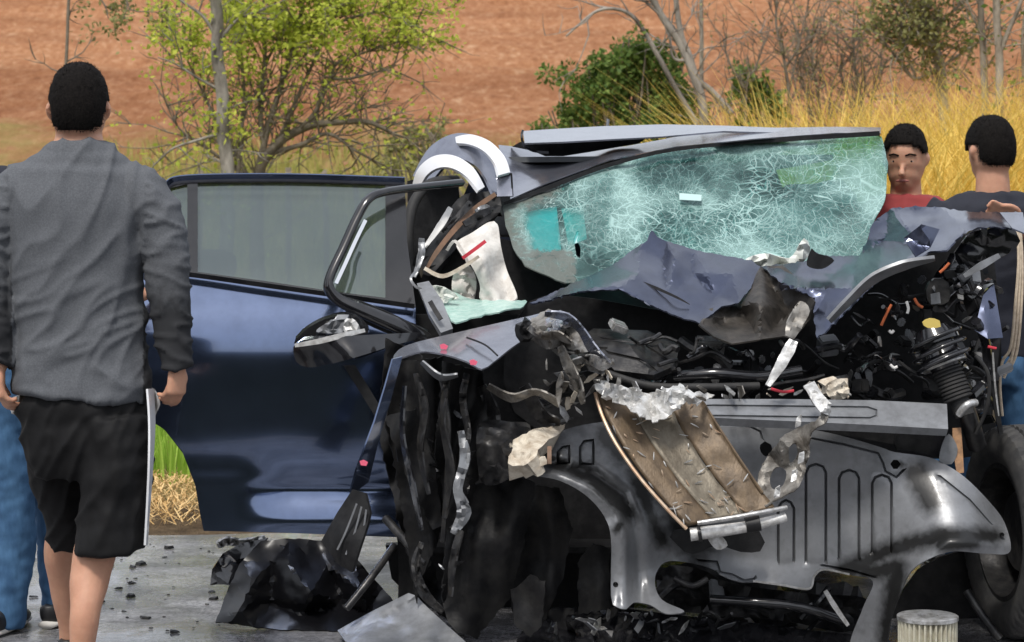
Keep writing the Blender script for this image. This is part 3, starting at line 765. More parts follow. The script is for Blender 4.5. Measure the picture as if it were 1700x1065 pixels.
# ---- rear door, swung wide open
DPX = [285, 440, 470, 500, 540, 570, 620, 700, 760, 790, 815, 845, 862, 880, 900]
DPD = [8.185, 8.105, 8.085, 8.062, 8.030, 8.014, 8.004, 8.0, 8.004, 8.012, 8.020, 7.995, 7.984, 7.984, 7.988]
def door_d(x, y):
    y = min(max(y, 286), 899)
    i = max(j for j in range(len(DPX)) if DPX[j] <= y); i = min(i, len(DPX) - 2)
    p = [DPD[max(0, i - 1)], DPD[i], DPD[i + 1], DPD[min(len(DPX) - 1, i + 2)]]
    hx = DPX[i + 1] - DPX[i]; t = (y - DPX[i]) / hx
    m0 = (p[2] - p[0]) / (DPX[i + 1] - DPX[max(0, i - 1)]) * hx; m1 = (p[3] - p[1]) / (DPX[min(len(DPX) - 1, i + 2)] - DPX[i]) * hx
    d = (2 * t ** 3 - 3 * t * t + 1) * p[1] + (t ** 3 - 2 * t * t + t) * m0 + (-2 * t ** 3 + 3 * t * t) * p[2] + (t ** 3 - t * t) * m1
    if y > 740:                                   # the pressed swage fades out towards the wheel arch
        k = max(0, min(1, (x - 380) / 110)); k = k * k * (3 - 2 * k); q = max(0, min(1, (y - 740) / 60)); q = q * q * (3 - 2 * q); k = 1 - (1 - k) * q
        d = d * k + (8.003 - (y - 740) * .0001) * (1 - k)
    return d + (x - 680) * .0002
DOOR = thing('rear_door', P(685, 600, 8.05), None, None); DOOR.location = P(685, 600, 8.05); attach(DOOR, CAR)
for k in list(DOOR.keys()): del DOOR[k]
def dpanel(*a, **k): return panel(*a, **k)
belt = lambda x: 446 + (x - 236) * .137
skin = panel('door_skin', [(236, 450), (320, 457), (440, 474), (560, 491), (690, 509), (692, 700), (698, 893), (600, 889), (470, 884), (338, 881), (333, 858), (324, 805), (302, 748), (272, 712), (240, 692), (232, 600)],
      door_d, PAINT, DOOR, step=7, thick=.003, smooth=False, sharp=60, jit=.05,
      crumple=lambda x, y: .0016 * noise.noise((x / 190, y / 130, 2)))
panel('door_inner', [(245, 452), (690, 512), (690, 880), (345, 868), (325, 780), (275, 715), (245, 690)], lambda x, y: door_d(x, y) + .10, BLACKP, DOOR, step=40, thick=.01, smooth=False)
fr_out = [(238, 452), (238, 360), (250, 325), (275, 300), (310, 289), (480, 287), (672, 293), (676, 400), (690, 509), (560, 491), (440, 474), (320, 457)]
panel('window_frame', fr_out, lambda x, y: door_d(x, y) - .006, BLACKG, DOOR, step=8, jit=.05, thick=.02, smooth=False,
      holes=[[(250, 446), (250, 360), (262, 330), (285, 311), (311, 305), (311, 450)], [(328, 303), (480, 302), (640, 306), (640, 494), (560, 484), (440, 466), (328, 451)]])
strip('frame_cap', [(x, y, door_d(x, y) - .04) for x, y in ((240, 372), (252, 330), (275, 306), (312, 294), (480, 292), (672, 298))], 8, PAINT, DOOR, .006, tilt=.012)
g = panel('window_glass', [(326, 301), (480, 300), (643, 303), (643, 497), (560, 487), (440, 469), (326, 454)], lambda x, y: door_d(x, y) + .016, DOORGL, DOOR, step=10, jit=.05, thick=.004, smooth=False)
panel('quarter_glass', [(246, 450), (246, 358), (258, 328), (283, 309), (313, 302), (313, 453)], lambda x, y: door_d(x, y) + .016, DOORGL, DOOR, step=10, jit=.05, thick=.004, smooth=False)
strip('belt_trim', [(x, y, door_d(x, y) - .04) for x, y in ((236, 448), (320, 456), (440, 473), (560, 490), (688, 508))], 8, BLACKG, DOOR, .012)
tube('door_handle', [(232, 536, 7.99), (245, 538, 7.97), (268, 541, 7.97), (280, 543, 7.99)], .011, CHROME, DOOR, 8)
for i, pts in enumerate(([(369, 720, 7.985), (390, 721, 7.985), (409, 720, 7.985)], [(400, 840, 7.985), (440, 847, 7.97), (480, 851, 7.97)], [(430, 575, 7.985), (455, 570, 7.985), (470, 572, 7.985)])):
    strip('scratch_mark', pts, [2, 4 if i != 1 else 2, 1.5], ALUW, DOOR, .0015)
# seat headrest seen through the door pane
HRM = material('headrest_dark', (.015, .017, .016), .8)
bm = bmesh.new(); bmesh.ops.create_uvsphere(bm, u_segments=24, v_segments=14, radius=1)
for v in bm.verts:
    v.co = Vector((math.copysign(abs(v.co.x) ** .7, v.co.x) * .085, v.co.y * .05, math.copysign(abs(v.co.z) ** .7, v.co.z) * .055))
bmesh.ops.translate(bm, vec=P(352, 440, 8.25), verts=bm.verts); from_bm('seat_headrest', bm, HRM, DOOR)

# ---- front door remains: window loop + wing mirror
FD = thing('front_door', P(700, 560, 7.9), None, None); attach(FD, CAR)
for k in list(FD.keys()): del FD[k]
bm = bmesh.new()
loop = [(765, 303, 8.25), (700, 310, 8.12), (640, 318, 8.0), (612, 330, 7.95), (592, 362, 7.92), (570, 410, 7.88), (549, 455, 7.84), (546, 478, 7.83), (562, 497, 7.83), (600, 515, 7.83), (660, 540, 7.85), (705, 560, 7.88)]
tube_bm(bm, smooth3([P(*p) for p in loop], 6), lambda t: (.02, .014) if t < .6 else (.022, .014 + (t - .6) * .05), 10, True, 1, (0, 1, 0))
from_bm('window_frame', bm, BLACKG, FD, True, 50)
strip('chrome_strip', [(607, 365, 7.9), (590, 400, 7.88), (572, 440, 7.85), (558, 470, 7.83)], 6, CHROME, FD, .004)
panel('sail_panel', [(560, 492), (600, 500), (660, 525), (715, 555), (700, 570), (640, 552), (590, 528), (565, 508)], 7.86, BLACKP, FD, step=14, thick=.02)
panel('lower_strap', [(570, 606), (590, 606), (640, 690), (632, 706)], [(570, 606, 7.8), (640, 700, 7.75), (590, 606, 7.8), (632, 706, 7.75)], BLACKP, FD, step=15, thick=.02, smooth=False)
MIR = panel('mirror_shell', [(487, 575), (498, 566), (540, 560), (600, 556), (660, 553), (700, 552), (690, 563), (650, 574), (600, 590), (540, 606), (510, 609), (492, 600)],
            [(487, 580, 7.62), (590, 590, 7.52), (700, 555, 7.78), (540, 562, 7.55), (520, 606, 7.62), (600, 558, 7.58)], BLACKG, FD, step=8, thick=.03)
panel('mirror_back', [(488, 570), (502, 546), (540, 524), (575, 518), (600, 530), (612, 552), (560, 560), (510, 568)], 7.68, BLACKG, MIR, step=10, thick=.03)
strip('mirror_rim', [(490, 573, 7.56), (530, 566, 7.54), (570, 556, 7.55), (605, 548, 7.6)], [6, 9, 9, 6], ALUW, MIR, .006)
strip('mirror_rim', [(492, 560, 7.63), (510, 543, 7.63), (540, 527, 7.64), (572, 521, 7.65)], 4, CHROME, MIR, .005)
panel('mirror_motor', [(525, 550), (545, 535), (575, 530), (580, 545), (560, 553)], 7.63, GREYS, MIR, step=6, thick=.02, crumple=crump(.02, 12, 3))
panel('mirror_fragment', [(570, 540), (585, 528), (598, 545), (588, 556), (575, 555)], 7.6, ALUW, MIR, step=6, thick=.01, crumple=crump(.02, 10, 5))

# ---- body shell behind
XL, XR = -0.40, 1.30                     # the shell's sides in metres
def wpanel(name, pts, faces, mat, parent=CAR, thick=.02):
    me = bpy.data.meshes.new(name); me.from_pydata(pts, [], faces); o = link(name, me, mat, parent, False)
    md = o.modifiers.new('thickness', 'SOLIDIFY'); md.thickness = thick; md.offset = 0
    return o
wpanel('floor_pan', [(-.35, 7.9, .22), (1.3, 7.9, .22), (1.3, 11.2, .3), (-.35, 11.2, .3)], [(0, 1, 2, 3)], BLACKP)
wpanel('firewall', [(-.33, 8.12, .2), (1.36, 8.12, .2), (1.36, 8.12, .98), (-.33, 8.12, .98)], [(0, 1, 2, 3)], BLACKP)
side = [(8.9, .3), (11.0, .35), (11.45, .6), (11.45, 1.0), (9.9, 1.02), (8.9, 1.0)]
for nm, x, m in (('quarter_panel', -.36, PAINT), ('quarter_panel', 1.42, PAINT)):
    wpanel(nm, [(x, a, b) for a, b in side], [tuple(range(len(side)))], m)
wpanel('tailgate', [(-.36, 11.45, .4), (1.42, 11.45, .4), (1.42, 11.45, 1.0), (1.2, 11.1, 1.5), (-.16, 11.1, 1.5), (-.36, 11.45, 1.0)], [(0, 1, 2, 5), (5, 2, 3, 4)], PAINT)
wpanel('rear_roof', [(-.22, 9.3, 1.53), (1.18, 9.3, 1.555), (1.18, 11.1, 1.5), (-.16, 11.1, 1.5)], [(0, 1, 2, 3)], PAINT)
wpanel('headliner', [(-.1, 8.85, 1.5), (1.18, 8.85, 1.51), (1.18, 11.0, 1.46), (-.1, 11.0, 1.46)], [(0, 1, 2, 3)], SEAT)
for x in (-.2, .95):                     # front seats
    rng = random.Random(3)
    bm = bmesh.new(); tube_bm(bm, [Vector((x + .2, 9.35, .5)), Vector((x + .2, 9.4, .8)), Vector((x + .2, 9.5, 1.1)), Vector((x + .2, 9.55, 1.16))], [(.1, .24), (.1, .25), (.07, .2), (.03, .1)], 16, True, 1, (0, 1, 0))
    s = from_bm('seat', bm, SEAT, CAR)
    bm = bmesh.new(); tube_bm(bm, [Vector((x + .2, 9.55, 1.2)), Vector((x + .2, 9.56, 1.26)), Vector((x + .2, 9.57, 1.36)), Vector((x + .2, 9.58, 1.4))], [(.05, .1), (.06, .13), (.05, .12), (.02, .06)], 14, True, 1, (0, 1, 0))
    from_bm('headrest', bm, SEAT, s)
panel('dashboard', [(860, 470), (900, 440), (1100, 425), (1300, 430), (1420, 440), (1440, 520), (860, 520)], [(860, 470, 8.5), (1420, 440, 8.5), (860, 520, 8.3), (1440, 520, 8.3), (1100, 425, 8.8)], BLACKP, CAR, step=30, thick=.03)
panel('side_curtain', [(1000, 300), (1120, 320), (1250, 340), (1400, 300), (1420, 420), (1200, 440), (1000, 450)], 9.0, PALE, CAR, step=30, thick=.01, crumple=crump(.06, 60, 4))

# ---- windscreen
ws_out = [(834, 338), (868, 326), (905, 312), (1000, 276), (1100, 251), (1200, 239), (1300, 230), (1385, 222), (1440, 219), (1464, 226), (1474, 270), (1470, 330), (1452, 365), (1441, 395), (1430, 430), (1385, 436),
          (1345, 430), (1325, 442), (1290, 452), (1255, 446), (1150, 440), (1060, 450), (1000, 462), (940, 470), (905, 456), (872, 440), (852, 412), (840, 375)]
ws_ctrl = [(835, 338, 8.45), (1000, 276, 8.56), (1200, 239, 8.63), (1450, 220, 8.66), (940, 470, 7.97), (1430, 425, 8.02), (1180, 350, 8.36), (1180, 445, 8.02), (860, 430, 8.08), (1460, 310, 8.36), (990, 380, 8.24)]
left_edge = [(905, 312), (868, 326), (834, 338), (840, 375), (852, 412), (872, 440), (905, 456), (940, 470)]
def ws_grime(x, y):
    e = segdist(x, y, left_edge)
    top = segdist(x, y, [(1250, 236), (1385, 224)])
    q = max(0, 1 - e / 42) * 1.3 if x < 960 else 0
    if y > 415 and x < 955: q = max(q, 1.1)
    return max(q, max(0, 1 - top / 14))
clear_poly = [(870, 350), (924, 341), (933, 416), (926, 427), (886, 432)]
def ws_clear(x, y):
    if inside(x, y, clear_poly): return 1.0
    if 935 < x < 970 and 350 < y < 400: return .75
    k = 0
    for pl, r, m in (([(1085, 285), (1150, 275), (1215, 290)], 34, .8), ([(1175, 300), (1200, 318)], 16, .95), ([(1000, 300), (990, 360), (985, 420)], 22, .65), ([(1290, 380), (1400, 350)], 30, .5), ([(1300, 300), (1330, 310)], 34, .4), ([(1080, 390), (1160, 385)], 26, .4), ([(1430, 240), (1450, 300)], 24, .3)):
        k = max(k, m * max(0, min(1, (1.35 - segdist(x, y, pl) / r) / .7)))
    return min(1, k * (1 + .5 * noise.noise((x / 20, y / 20, 4))))
WSO = panel('windscreen', ws_out, ws_ctrl, WINDS, CAR, step=9, thick=.005, smooth=False, rag=.8, crumple=lambda x, y: .012 * noise.noise((x / 60, y / 45, 1)) + .006 * noise.noise((x / 22, y / 18, 4)),
      attrs={'grime_tone': ws_grime, 'clear': ws_clear},
      holes=[[(957, 384), (961, 382), (958, 398), (964, 410), (963, 428), (957, 424), (954, 408), (953, 396)]])
wsd = tps(ws_ctrl)
panel('sticker', [(1128, 320), (1165, 323), (1164, 333), (1128, 331)], lambda x, y: wsd(x, y) - .03, material('pale_sticker', (.42, .58, .56), .6), WSO, step=10, thick=.001, smooth=False)
panel('rear_view_mirror', [(1060, 262), (1130, 255), (1190, 262), (1232, 262), (1226, 320), (1190, 300), (1160, 322), (1120, 318), (1075, 320)], lambda x, y: wsd(x, y) + .05, BLACKP, WSO, step=14, thick=.02)
strip('seal', [(832, 339, 8.43), (868, 327, 8.44), (905, 313, 8.47), (1000, 277, 8.53), (1100, 251, 8.57), (1200, 239, 8.6), (1300, 231, 8.61), (1460, 221, 8.62)], [5, 6, 8, 7, 6, 6, 8, 8], BLACKP, WSO, .012)
panel('daylit_pane_sheet', [(868, 352), (924, 342), (932, 415), (926, 425), (888, 430), (874, 405)], lambda x, y: wsd(x, y) + .03, material('pale_daylight_sheet', (.62, .82, .9), .3), WSO, step=16, thick=.003, smooth=False)  # opaque pale sheets with the window's daylight put into their colour
panel('daylit_pane_sheet', [(932, 346), (968, 342), (974, 396), (944, 408)], lambda x, y: wsd(x, y) + .03, material('pale_quarter_daylight', (.58, .78, .8), .3), WSO, step=16, thick=.003, smooth=False)
# torn flap and chips along the glass bottom
panel('torn_flap', [(1238, 430), (1270, 420), (1310, 428), (1335, 395), (1345, 420), (1318, 445), (1285, 452), (1250, 446)], 7.95, material('white_torn_film', (.6, .62, .58), .7, bump=.003), WSO, step=7, thick=.003, crumple=crump(.05, 18, 6))

# ---- roof
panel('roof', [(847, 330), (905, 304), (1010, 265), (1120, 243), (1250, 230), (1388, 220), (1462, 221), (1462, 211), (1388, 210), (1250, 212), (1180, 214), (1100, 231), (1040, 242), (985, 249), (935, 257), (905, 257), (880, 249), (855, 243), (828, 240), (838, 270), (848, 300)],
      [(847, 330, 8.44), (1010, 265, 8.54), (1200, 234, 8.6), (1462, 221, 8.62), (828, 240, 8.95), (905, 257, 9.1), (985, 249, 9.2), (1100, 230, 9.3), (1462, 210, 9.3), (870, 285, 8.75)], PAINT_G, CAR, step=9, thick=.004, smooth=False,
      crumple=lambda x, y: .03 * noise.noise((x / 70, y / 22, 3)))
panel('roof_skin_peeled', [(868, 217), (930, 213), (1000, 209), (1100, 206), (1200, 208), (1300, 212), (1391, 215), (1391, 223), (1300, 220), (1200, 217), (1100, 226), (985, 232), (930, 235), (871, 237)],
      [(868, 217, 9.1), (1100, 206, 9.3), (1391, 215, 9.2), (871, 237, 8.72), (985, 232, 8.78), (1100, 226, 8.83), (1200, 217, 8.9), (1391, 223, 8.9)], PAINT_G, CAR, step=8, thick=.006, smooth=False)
panel('roof_gap_shade', [(868, 234), (985, 230), (1080, 225), (1060, 238), (985, 251), (935, 259), (905, 259), (884, 250), (850, 243), (862, 236)], 9.0, BLACKP, CAR, step=20, thick=.01, smooth=False)  # black sheet painting the shade in the gap under the peeled skin
strip('roof_edge_lip', [(868, 216, 8.74), (866, 226, 8.72), (870, 240, 8.73), (885, 250, 8.8), (910, 253, 8.85)], 4, BLACKG, CAR, .006)
tube('roof_antenna', [(1009, 209, 9.5), (1009, 203, 9.5), (1010, 197, 9.5)], .006, GREYS, CAR)
# side frame bowed up over the door opening
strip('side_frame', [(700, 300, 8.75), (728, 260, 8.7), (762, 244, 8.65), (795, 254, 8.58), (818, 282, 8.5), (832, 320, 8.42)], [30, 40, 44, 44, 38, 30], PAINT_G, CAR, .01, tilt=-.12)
strip('roof_frame_reflection', [(758, 234, 8.66), (782, 233, 8.6), (808, 244, 8.5), (828, 266, 8.4), (836, 290, 8.34)], [10, 17, 19, 20, 20], WHITEP, CAR, .012, tilt=-.05)  # sky reflection on the roof frame, put in as two white strips
strip('roof_frame_reflection', [(692, 312, 8.6), (703, 286, 8.56), (725, 270, 8.52), (752, 270, 8.46), (778, 286, 8.38), (798, 315, 8.32)], [12, 18, 21, 21, 19, 12], WHITEP, CAR, .012, tilt=-.05)
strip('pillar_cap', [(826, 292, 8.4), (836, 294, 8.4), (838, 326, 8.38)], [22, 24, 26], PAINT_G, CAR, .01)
strip('pillar_joint', [(823, 292, 8.385), (835, 290, 8.385), (850, 288, 8.385)], 3, BLACKP, CAR, .004)
strip('pillar_joint', [(849, 288, 8.385), (850, 305, 8.385), (851, 326, 8.385)], 3, BLACKP, CAR, .004)
tube('door_seal', [(760, 300, 8.5), (715, 305, 8.45), (688, 335, 8.4), (678, 380, 8.36), (680, 430, 8.33), (692, 460, 8.3)], .02, RUBBER, CAR)
panel('b_pillar', [(676, 300), (720, 290), (760, 300), (770, 400), (760, 520), (740, 700), (735, 940), (690, 940), (684, 700), (680, 480)], 8.75, BLACKP, CAR, step=25, thick=.05, smooth=False)
panel('sill', [(640, 905), (760, 900), (790, 1000), (700, 1010), (650, 960)], 8.15, BLACKP, CAR, step=25, thick=.06, smooth=False)
panel('a_pillar', [(760, 330), (800, 318), (826, 322), (830, 352), (790, 380), (745, 425), (712, 458), (700, 440), (720, 395)], [(760, 330, 8.4), (826, 330, 8.38), (705, 450, 8.15), (760, 400, 8.25)], BLACKP, CAR, step=9, thick=.03, crumple=crump(.03, 26, 2))
strip('pillar_trim', [(822, 322, 8.33), (790, 345, 8.28), (755, 380, 8.2), (725, 418, 8.12), (708, 446, 8.1)], [7, 9, 9, 8, 5], BROWNST, CAR, .008)
for a, b, m_, w_ in (((748, 345, 8.25), (705, 410, 8.15), WHITEPL, 9), ((780, 335, 8.25), (735, 385, 8.2), DARKM, 7), ((790, 352, 8.24), (812, 345, 8.25), GREYS, 9), ((700, 395, 8.1), (688, 460, 8.05), GREYS, 9), ((770, 372, 8.2), (820, 345, 8.24), DARKM, 10)):
    mid = ((a[0] + b[0]) / 2 + 5, (a[1] + b[1]) / 2 - 4, (a[2] + b[2]) / 2)
    strip('pillar_fragment', [a, mid, b], [w_, w_ * 1.3, w_ * .5], m_, CAR, .006, crumple=crump(.01, 10, w_))
AB = panel('deployed_airbag', [(758, 402), (785, 385), (812, 368), (826, 372), (832, 410), (842, 450), (858, 494), (830, 500), (800, 498), (796, 470), (782, 440), (766, 422)],
      [(758, 402, 8.1), (812, 368, 8.16), (858, 494, 8.02), (800, 498, 7.98), (800, 430, 8.0), (835, 440, 8.1)], CLOTHW, CAR, step=6, thick=.006, crumple=lambda x, y: .02 * math.sin((x - y * .35) / 7.5 + 1.5 * noise.noise((x / 30, y / 40, 1))) * min(1, max(.15, (y - 400) / 60)) + .012 * noise.noise((x / 25, y / 25, 3)), sharp=80)
strip('red_seam', [(768, 428, 7.94), (786, 415, 7.94), (806, 400, 7.97)], 6, REDM, AB, .003)
strip('airbag_strap', [(742, 415, 8.0), (755, 400, 7.98), (770, 420, 7.97), (778, 440, 7.98)], 5, CLOTHW, AB, .004)
strip('airbag_strap', [(705, 445, 8.0), (735, 458, 7.97), (770, 442, 7.97), (795, 425, 7.97)], [6, 7, 6, 5], FOAM, AB, .004)
panel('airbag_inner_fold', [(755, 450), (775, 440), (790, 460), (785, 500), (760, 500), (750, 480)], 8.1, CLOTHW, AB, step=7, thick=.005, crumple=crump(.04, 22, 9))
panel('cabin_dark_lining', [(690, 420), (740, 400), (850, 400), (930, 470), (930, 540), (700, 540)], 8.3, BLACKP, CAR, step=20, thick=.01)
GLS = material('fallen_glass_sheet', (.36, .56, .5), .25, 0, .3, col2=(.5, .68, .62), scale=30, bump=.003)
panel('fallen_glass', [(722, 488), (745, 480), (775, 494), (820, 498), (876, 499), (870, 508), (830, 516), (790, 526), (755, 535), (740, 515)], [(722, 488, 8.05), (876, 499, 8.0), (755, 535, 7.75), (830, 516, 7.8), (790, 500, 8.0)], GLS, CAR, step=7, thick=.005, crumple=crump(.012, 22, 3), rag=1.5)
panel('fallen_glass', [(712, 478), (735, 476), (760, 492), (735, 502), (720, 495)], 7.95, material('white_glass_crumbs', (.6, .63, .58), .5, bump=.006, bscale=90), CAR, step=6, thick=.006, crumple=crump(.03, 12, 7), rag=2)
hp = panel('pillar_foot', [(692, 470), (712, 466), (735, 500), (752, 545), (732, 552), (712, 520)], [(692, 470, 7.95), (752, 545, 7.75), (712, 520, 7.8), (735, 500, 7.85)], GREYS, CAR, step=8, thick=.02, smooth=False)
strip('foot_slot', [(714, 500, 7.79), (722, 514, 7.76), (732, 530, 7.735)], 8, BLACKP, hp, .004)
strip('pillar_wire', [(690, 450, 7.95), (682, 462, 7.93), (690, 475, 7.92), (700, 480, 7.92)], 4, GREYS, CAR, .004)

# ---- bonnet, folded up against the glass
panel('bonnet', [(880, 503), (950, 470), (1016, 440), (1051, 414), (1074, 399), (1082, 381), (1092, 394), (1108, 401), (1151, 414), (1247, 432), (1263, 442), (1246, 478), (1226, 502), (1197, 509), (1163, 536), (1130, 526), (1097, 513), (1060, 496), (1028, 479), (960, 483), (905, 499)],
      lin([(880, 503, 7.86), (950, 468, 7.92), (1016, 439, 7.96), (1051, 413, 7.97), (1082, 379, 7.99), (1108, 399, 7.98), (1151, 412, 7.96), (1250, 430, 7.93), (1265, 443, 7.9), (1226, 503, 7.6), (1163, 538, 7.50), (1097, 514, 7.56), (1028, 478, 7.60), (960, 484, 7.72), (905, 501, 7.83),
           (1020, 472, 7.64), (1062, 412, 7.92), (1100, 432, 7.90), (1150, 455, 7.81), (1190, 490, 7.68), (1120, 428, 7.84), (1175, 455, 7.74), (1060, 455, 7.72), (1110, 490, 7.66), (1215, 455, 7.76), (1197, 509, 7.58)]),
      PAINT_B, CAR, step=5, thick=.005, smooth=False, sharp=14, rag=1.2, crumple=lambda x, y: .003 * noise.noise((x / 60, y / 40, 2)) + crump(.011, 75, 3)(x, y))
strip('bonnet_crease_shade', [(1060, 465, 7.69), (1090, 478, 7.66), (1125, 494, 7.62), (1145, 505, 7.6)], [2, 5, 4, 1], BLACKP, CAR, .003)  # black strip painting the fold's shade onto the bonnet
panel('bonnet_underside', [(1160, 538), (1178, 512), (1226, 500), (1246, 470), (1262, 443), (1300, 440), (1325, 462), (1352, 500), (1345, 530), (1320, 555), (1262, 563), (1215, 570), (1185, 558)],
      lin([(1160, 538, 7.48), (1215, 505, 7.68), (1262, 440, 7.9), (1262, 500, 7.55), (1300, 440, 7.85), (1285, 480, 7.75), (1325, 462, 7.7), (1352, 500, 7.5), (1310, 520, 7.68), (1320, 557, 7.5), (1262, 565, 7.42), (1240, 530, 7.62), (1215, 572, 7.42), (1185, 560, 7.44), (1200, 535, 7.6)]),
      material('bonnet_inner_skin', (.075, .066, .057), .5, .4, 0, col2=(.022, .02, .018), scale=12, bump=.002), CAR, step=6, thick=.005, smooth=False, sharp=30, crumple=crump(.022, 50, 4))
panel('bonnet_right', [(1263, 442), (1300, 438), (1340, 432), (1348, 412), (1362, 424), (1425, 424), (1440, 400), (1449, 370), (1478, 346), (1520, 342), (1562, 344), (1600, 350), (1650, 352), (1696, 352), (1699, 382), (1660, 376), (1625, 378), (1598, 388), (1572, 414), (1545, 418), (1500, 440), (1450, 470), (1400, 520), (1372, 548), (1356, 560), (1350, 520), (1352, 495), (1320, 478), (1296, 482), (1290, 462)],
      lin([(1263, 442, 7.88), (1300, 438, 7.9), (1348, 410, 7.95), (1425, 424, 7.95), (1449, 370, 7.95), (1478, 345, 7.9), (1562, 343, 7.85), (1650, 350, 7.8), (1699, 350, 7.75), (1699, 384, 7.45), (1625, 378, 7.5), (1598, 388, 7.42), (1572, 414, 7.36), (1500, 440, 7.36), (1450, 470, 7.38), (1372, 550, 7.38), (1356, 562, 7.4), (1350, 520, 7.5), (1320, 478, 7.55), (1290, 465, 7.7),
           (1320, 458, 7.72), (1385, 452, 7.74), (1375, 478, 7.56), (1420, 440, 7.82), (1420, 478, 7.48), (1470, 398, 7.84), (1462, 430, 7.6), (1505, 378, 7.64), (1530, 405, 7.5), (1555, 362, 7.74), (1590, 366, 7.58), (1640, 364, 7.6)]),
      PAINT_B, CAR, step=5, thick=.005, smooth=False, sharp=14, rag=1.5, crumple=crump(.02, 60, 5))
panel('torn_spike', [(1340, 440), (1348, 412), (1356, 420), (1372, 424), (1385, 432), (1365, 446)], 7.7, BLACKP, CAR, step=6, thick=.01)
strip('bonnet_edge', [(1376, 532, 7.33), (1410, 498, 7.31), (1450, 462, 7.3), (1500, 440, 7.29), (1552, 428, 7.3)], [7, 11, 14, 13, 4], GREYS, CAR, .01, tilt=.05)
panel('bonnet_shard', [(1500, 395), (1530, 372), (1560, 380), (1545, 410), (1520, 425)], lin([(1500, 395, 7.45), (1530, 370, 7.4), (1562, 380, 7.45), (1545, 412, 7.4), (1520, 427, 7.36)]), PAINT_B, CAR, step=7, thick=.004, smooth=False, sharp=20, crumple=crump(.006, 40, 3))
panel('inner_arch_lining', [(1585, 418), (1605, 392), (1640, 378), (1685, 380), (1694, 400), (1675, 420), (1630, 440), (1590, 470), (1560, 500), (1550, 460)], 7.62, BLACKG, CAR, step=12, thick=.01, crumple=crump(.03, 40, 2))
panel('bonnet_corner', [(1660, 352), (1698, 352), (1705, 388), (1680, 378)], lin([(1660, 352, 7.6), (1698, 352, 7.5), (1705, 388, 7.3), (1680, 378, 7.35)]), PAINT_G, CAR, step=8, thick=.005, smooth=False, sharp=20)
panel('wing_shard', [(1632, 490), (1650, 470), (1665, 560), (1640, 562), (1618, 548)], lin([(1632, 490, 7.46), (1650, 470, 7.47), (1665, 560, 7.42), (1640, 562, 7.4), (1618, 548, 7.42)]), PAINT_B, CAR, step=9, thick=.004, smooth=False, sharp=20)

# ---- wing (left in the picture)
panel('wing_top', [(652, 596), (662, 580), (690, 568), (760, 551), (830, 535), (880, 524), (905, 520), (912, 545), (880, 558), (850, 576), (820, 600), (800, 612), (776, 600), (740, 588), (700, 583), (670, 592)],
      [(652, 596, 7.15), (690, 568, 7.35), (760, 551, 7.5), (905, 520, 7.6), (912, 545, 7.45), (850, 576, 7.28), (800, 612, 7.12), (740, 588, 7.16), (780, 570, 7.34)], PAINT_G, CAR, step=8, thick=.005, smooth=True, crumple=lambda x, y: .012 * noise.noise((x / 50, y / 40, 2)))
strip('wing_seam', [(775, 560, 7.36), (805, 572, 7.28), (826, 590, 7.18)], 3, BLACKP, CAR, .004)
for x, y, d in ((737, 575, 7.24), (786, 601, 7.12), (604, 768, 7.05)):
    panel('pink_mark', [(x - 7, y - 3), (x, y - 5), (x + 7, y - 1), (x + 4, y + 5), (x - 5, y + 4)], d - .02, PINK, CAR, step=5, thick=.002)  # small flat pink marks on the wing
panel('wing_edge', [(652, 596), (668, 592), (650, 660), (632, 720), (612, 800), (596, 812), (582, 818), (592, 780), (622, 700), (640, 640)], [(652, 596, 7.14), (600, 810, 7.1), (668, 592, 7.16), (632, 720, 7.12), (592, 780, 7.05)], PAINT, CAR, step=8, thick=.006, smooth=False)
rb = panel('ribbed_bracket', [(533, 898), (560, 850), (585, 812), (606, 818), (614, 850), (610, 870), (584, 950), (560, 935)], [(533, 898, 7.1), (585, 812, 7.05), (614, 850, 7.0), (584, 950, 7.0), (560, 900, 7.02)], BLACKP, CAR, step=8, thick=.012, smooth=False)
for i in range(3):
    strip('rib', [(560 + 14 * i, 912 + 8 * i, 7.0), (575 + 13 * i, 880 + 6 * i, 6.995), (592 + 8 * i, 836 + 5 * i, 6.99)], 3, GREYS, rb, .006)
# crumpled wing end
panel('crushed_wing_end', [(868, 545), (885, 528), (912, 512), (945, 520), (968, 545), (990, 575), (1018, 600), (1000, 612), (970, 606), (955, 582), (935, 572), (912, 580), (890, 572)],
      lin([(868, 545, 7.4), (912, 510, 7.5), (945, 518, 7.3), (968, 545, 7.4), (1018, 600, 7.3), (1000, 614, 7.2), (970, 608, 7.35), (955, 582, 7.2), (935, 572, 7.4), (912, 582, 7.25), (890, 572, 7.35), (915, 540, 7.18), (940, 545, 7.4), (985, 588, 7.15)]),
      DIRTM, CAR, step=5, thick=.005, smooth=False, sharp=30, crumple=crump(.026, 30, 6), rag=2)
panel('crushed_wing_lip', [(905, 530), (930, 514), (950, 524), (955, 540), (925, 548), (905, 552)], lin([(905, 530, 7.3), (930, 512, 7.35), (950, 524, 7.15), (955, 540, 7.25), (925, 548, 7.1), (905, 552, 7.2)]), PAINT_G, CAR, step=6, thick=.004, smooth=False, sharp=20, crumple=crump(.03, 14, 2))
strip('wing_edge_curl', [(905, 520, 7.2), (940, 526, 7.14), (965, 548, 7.12), (985, 580, 7.1), (1012, 604, 7.1)], [8, 14, 11, 16, 6], PAINT_G, CAR, .005, tilt=.06, crumple=crump(.022, 34, 5))
strip('wing_edge_curl', [(880, 540, 7.18), (900, 556, 7.14), (925, 556, 7.14), (948, 568, 7.12)], [16, 12, 14, 6], DIRTM, CAR, .005, tilt=.05, crumple=crump(.03, 16, 6))
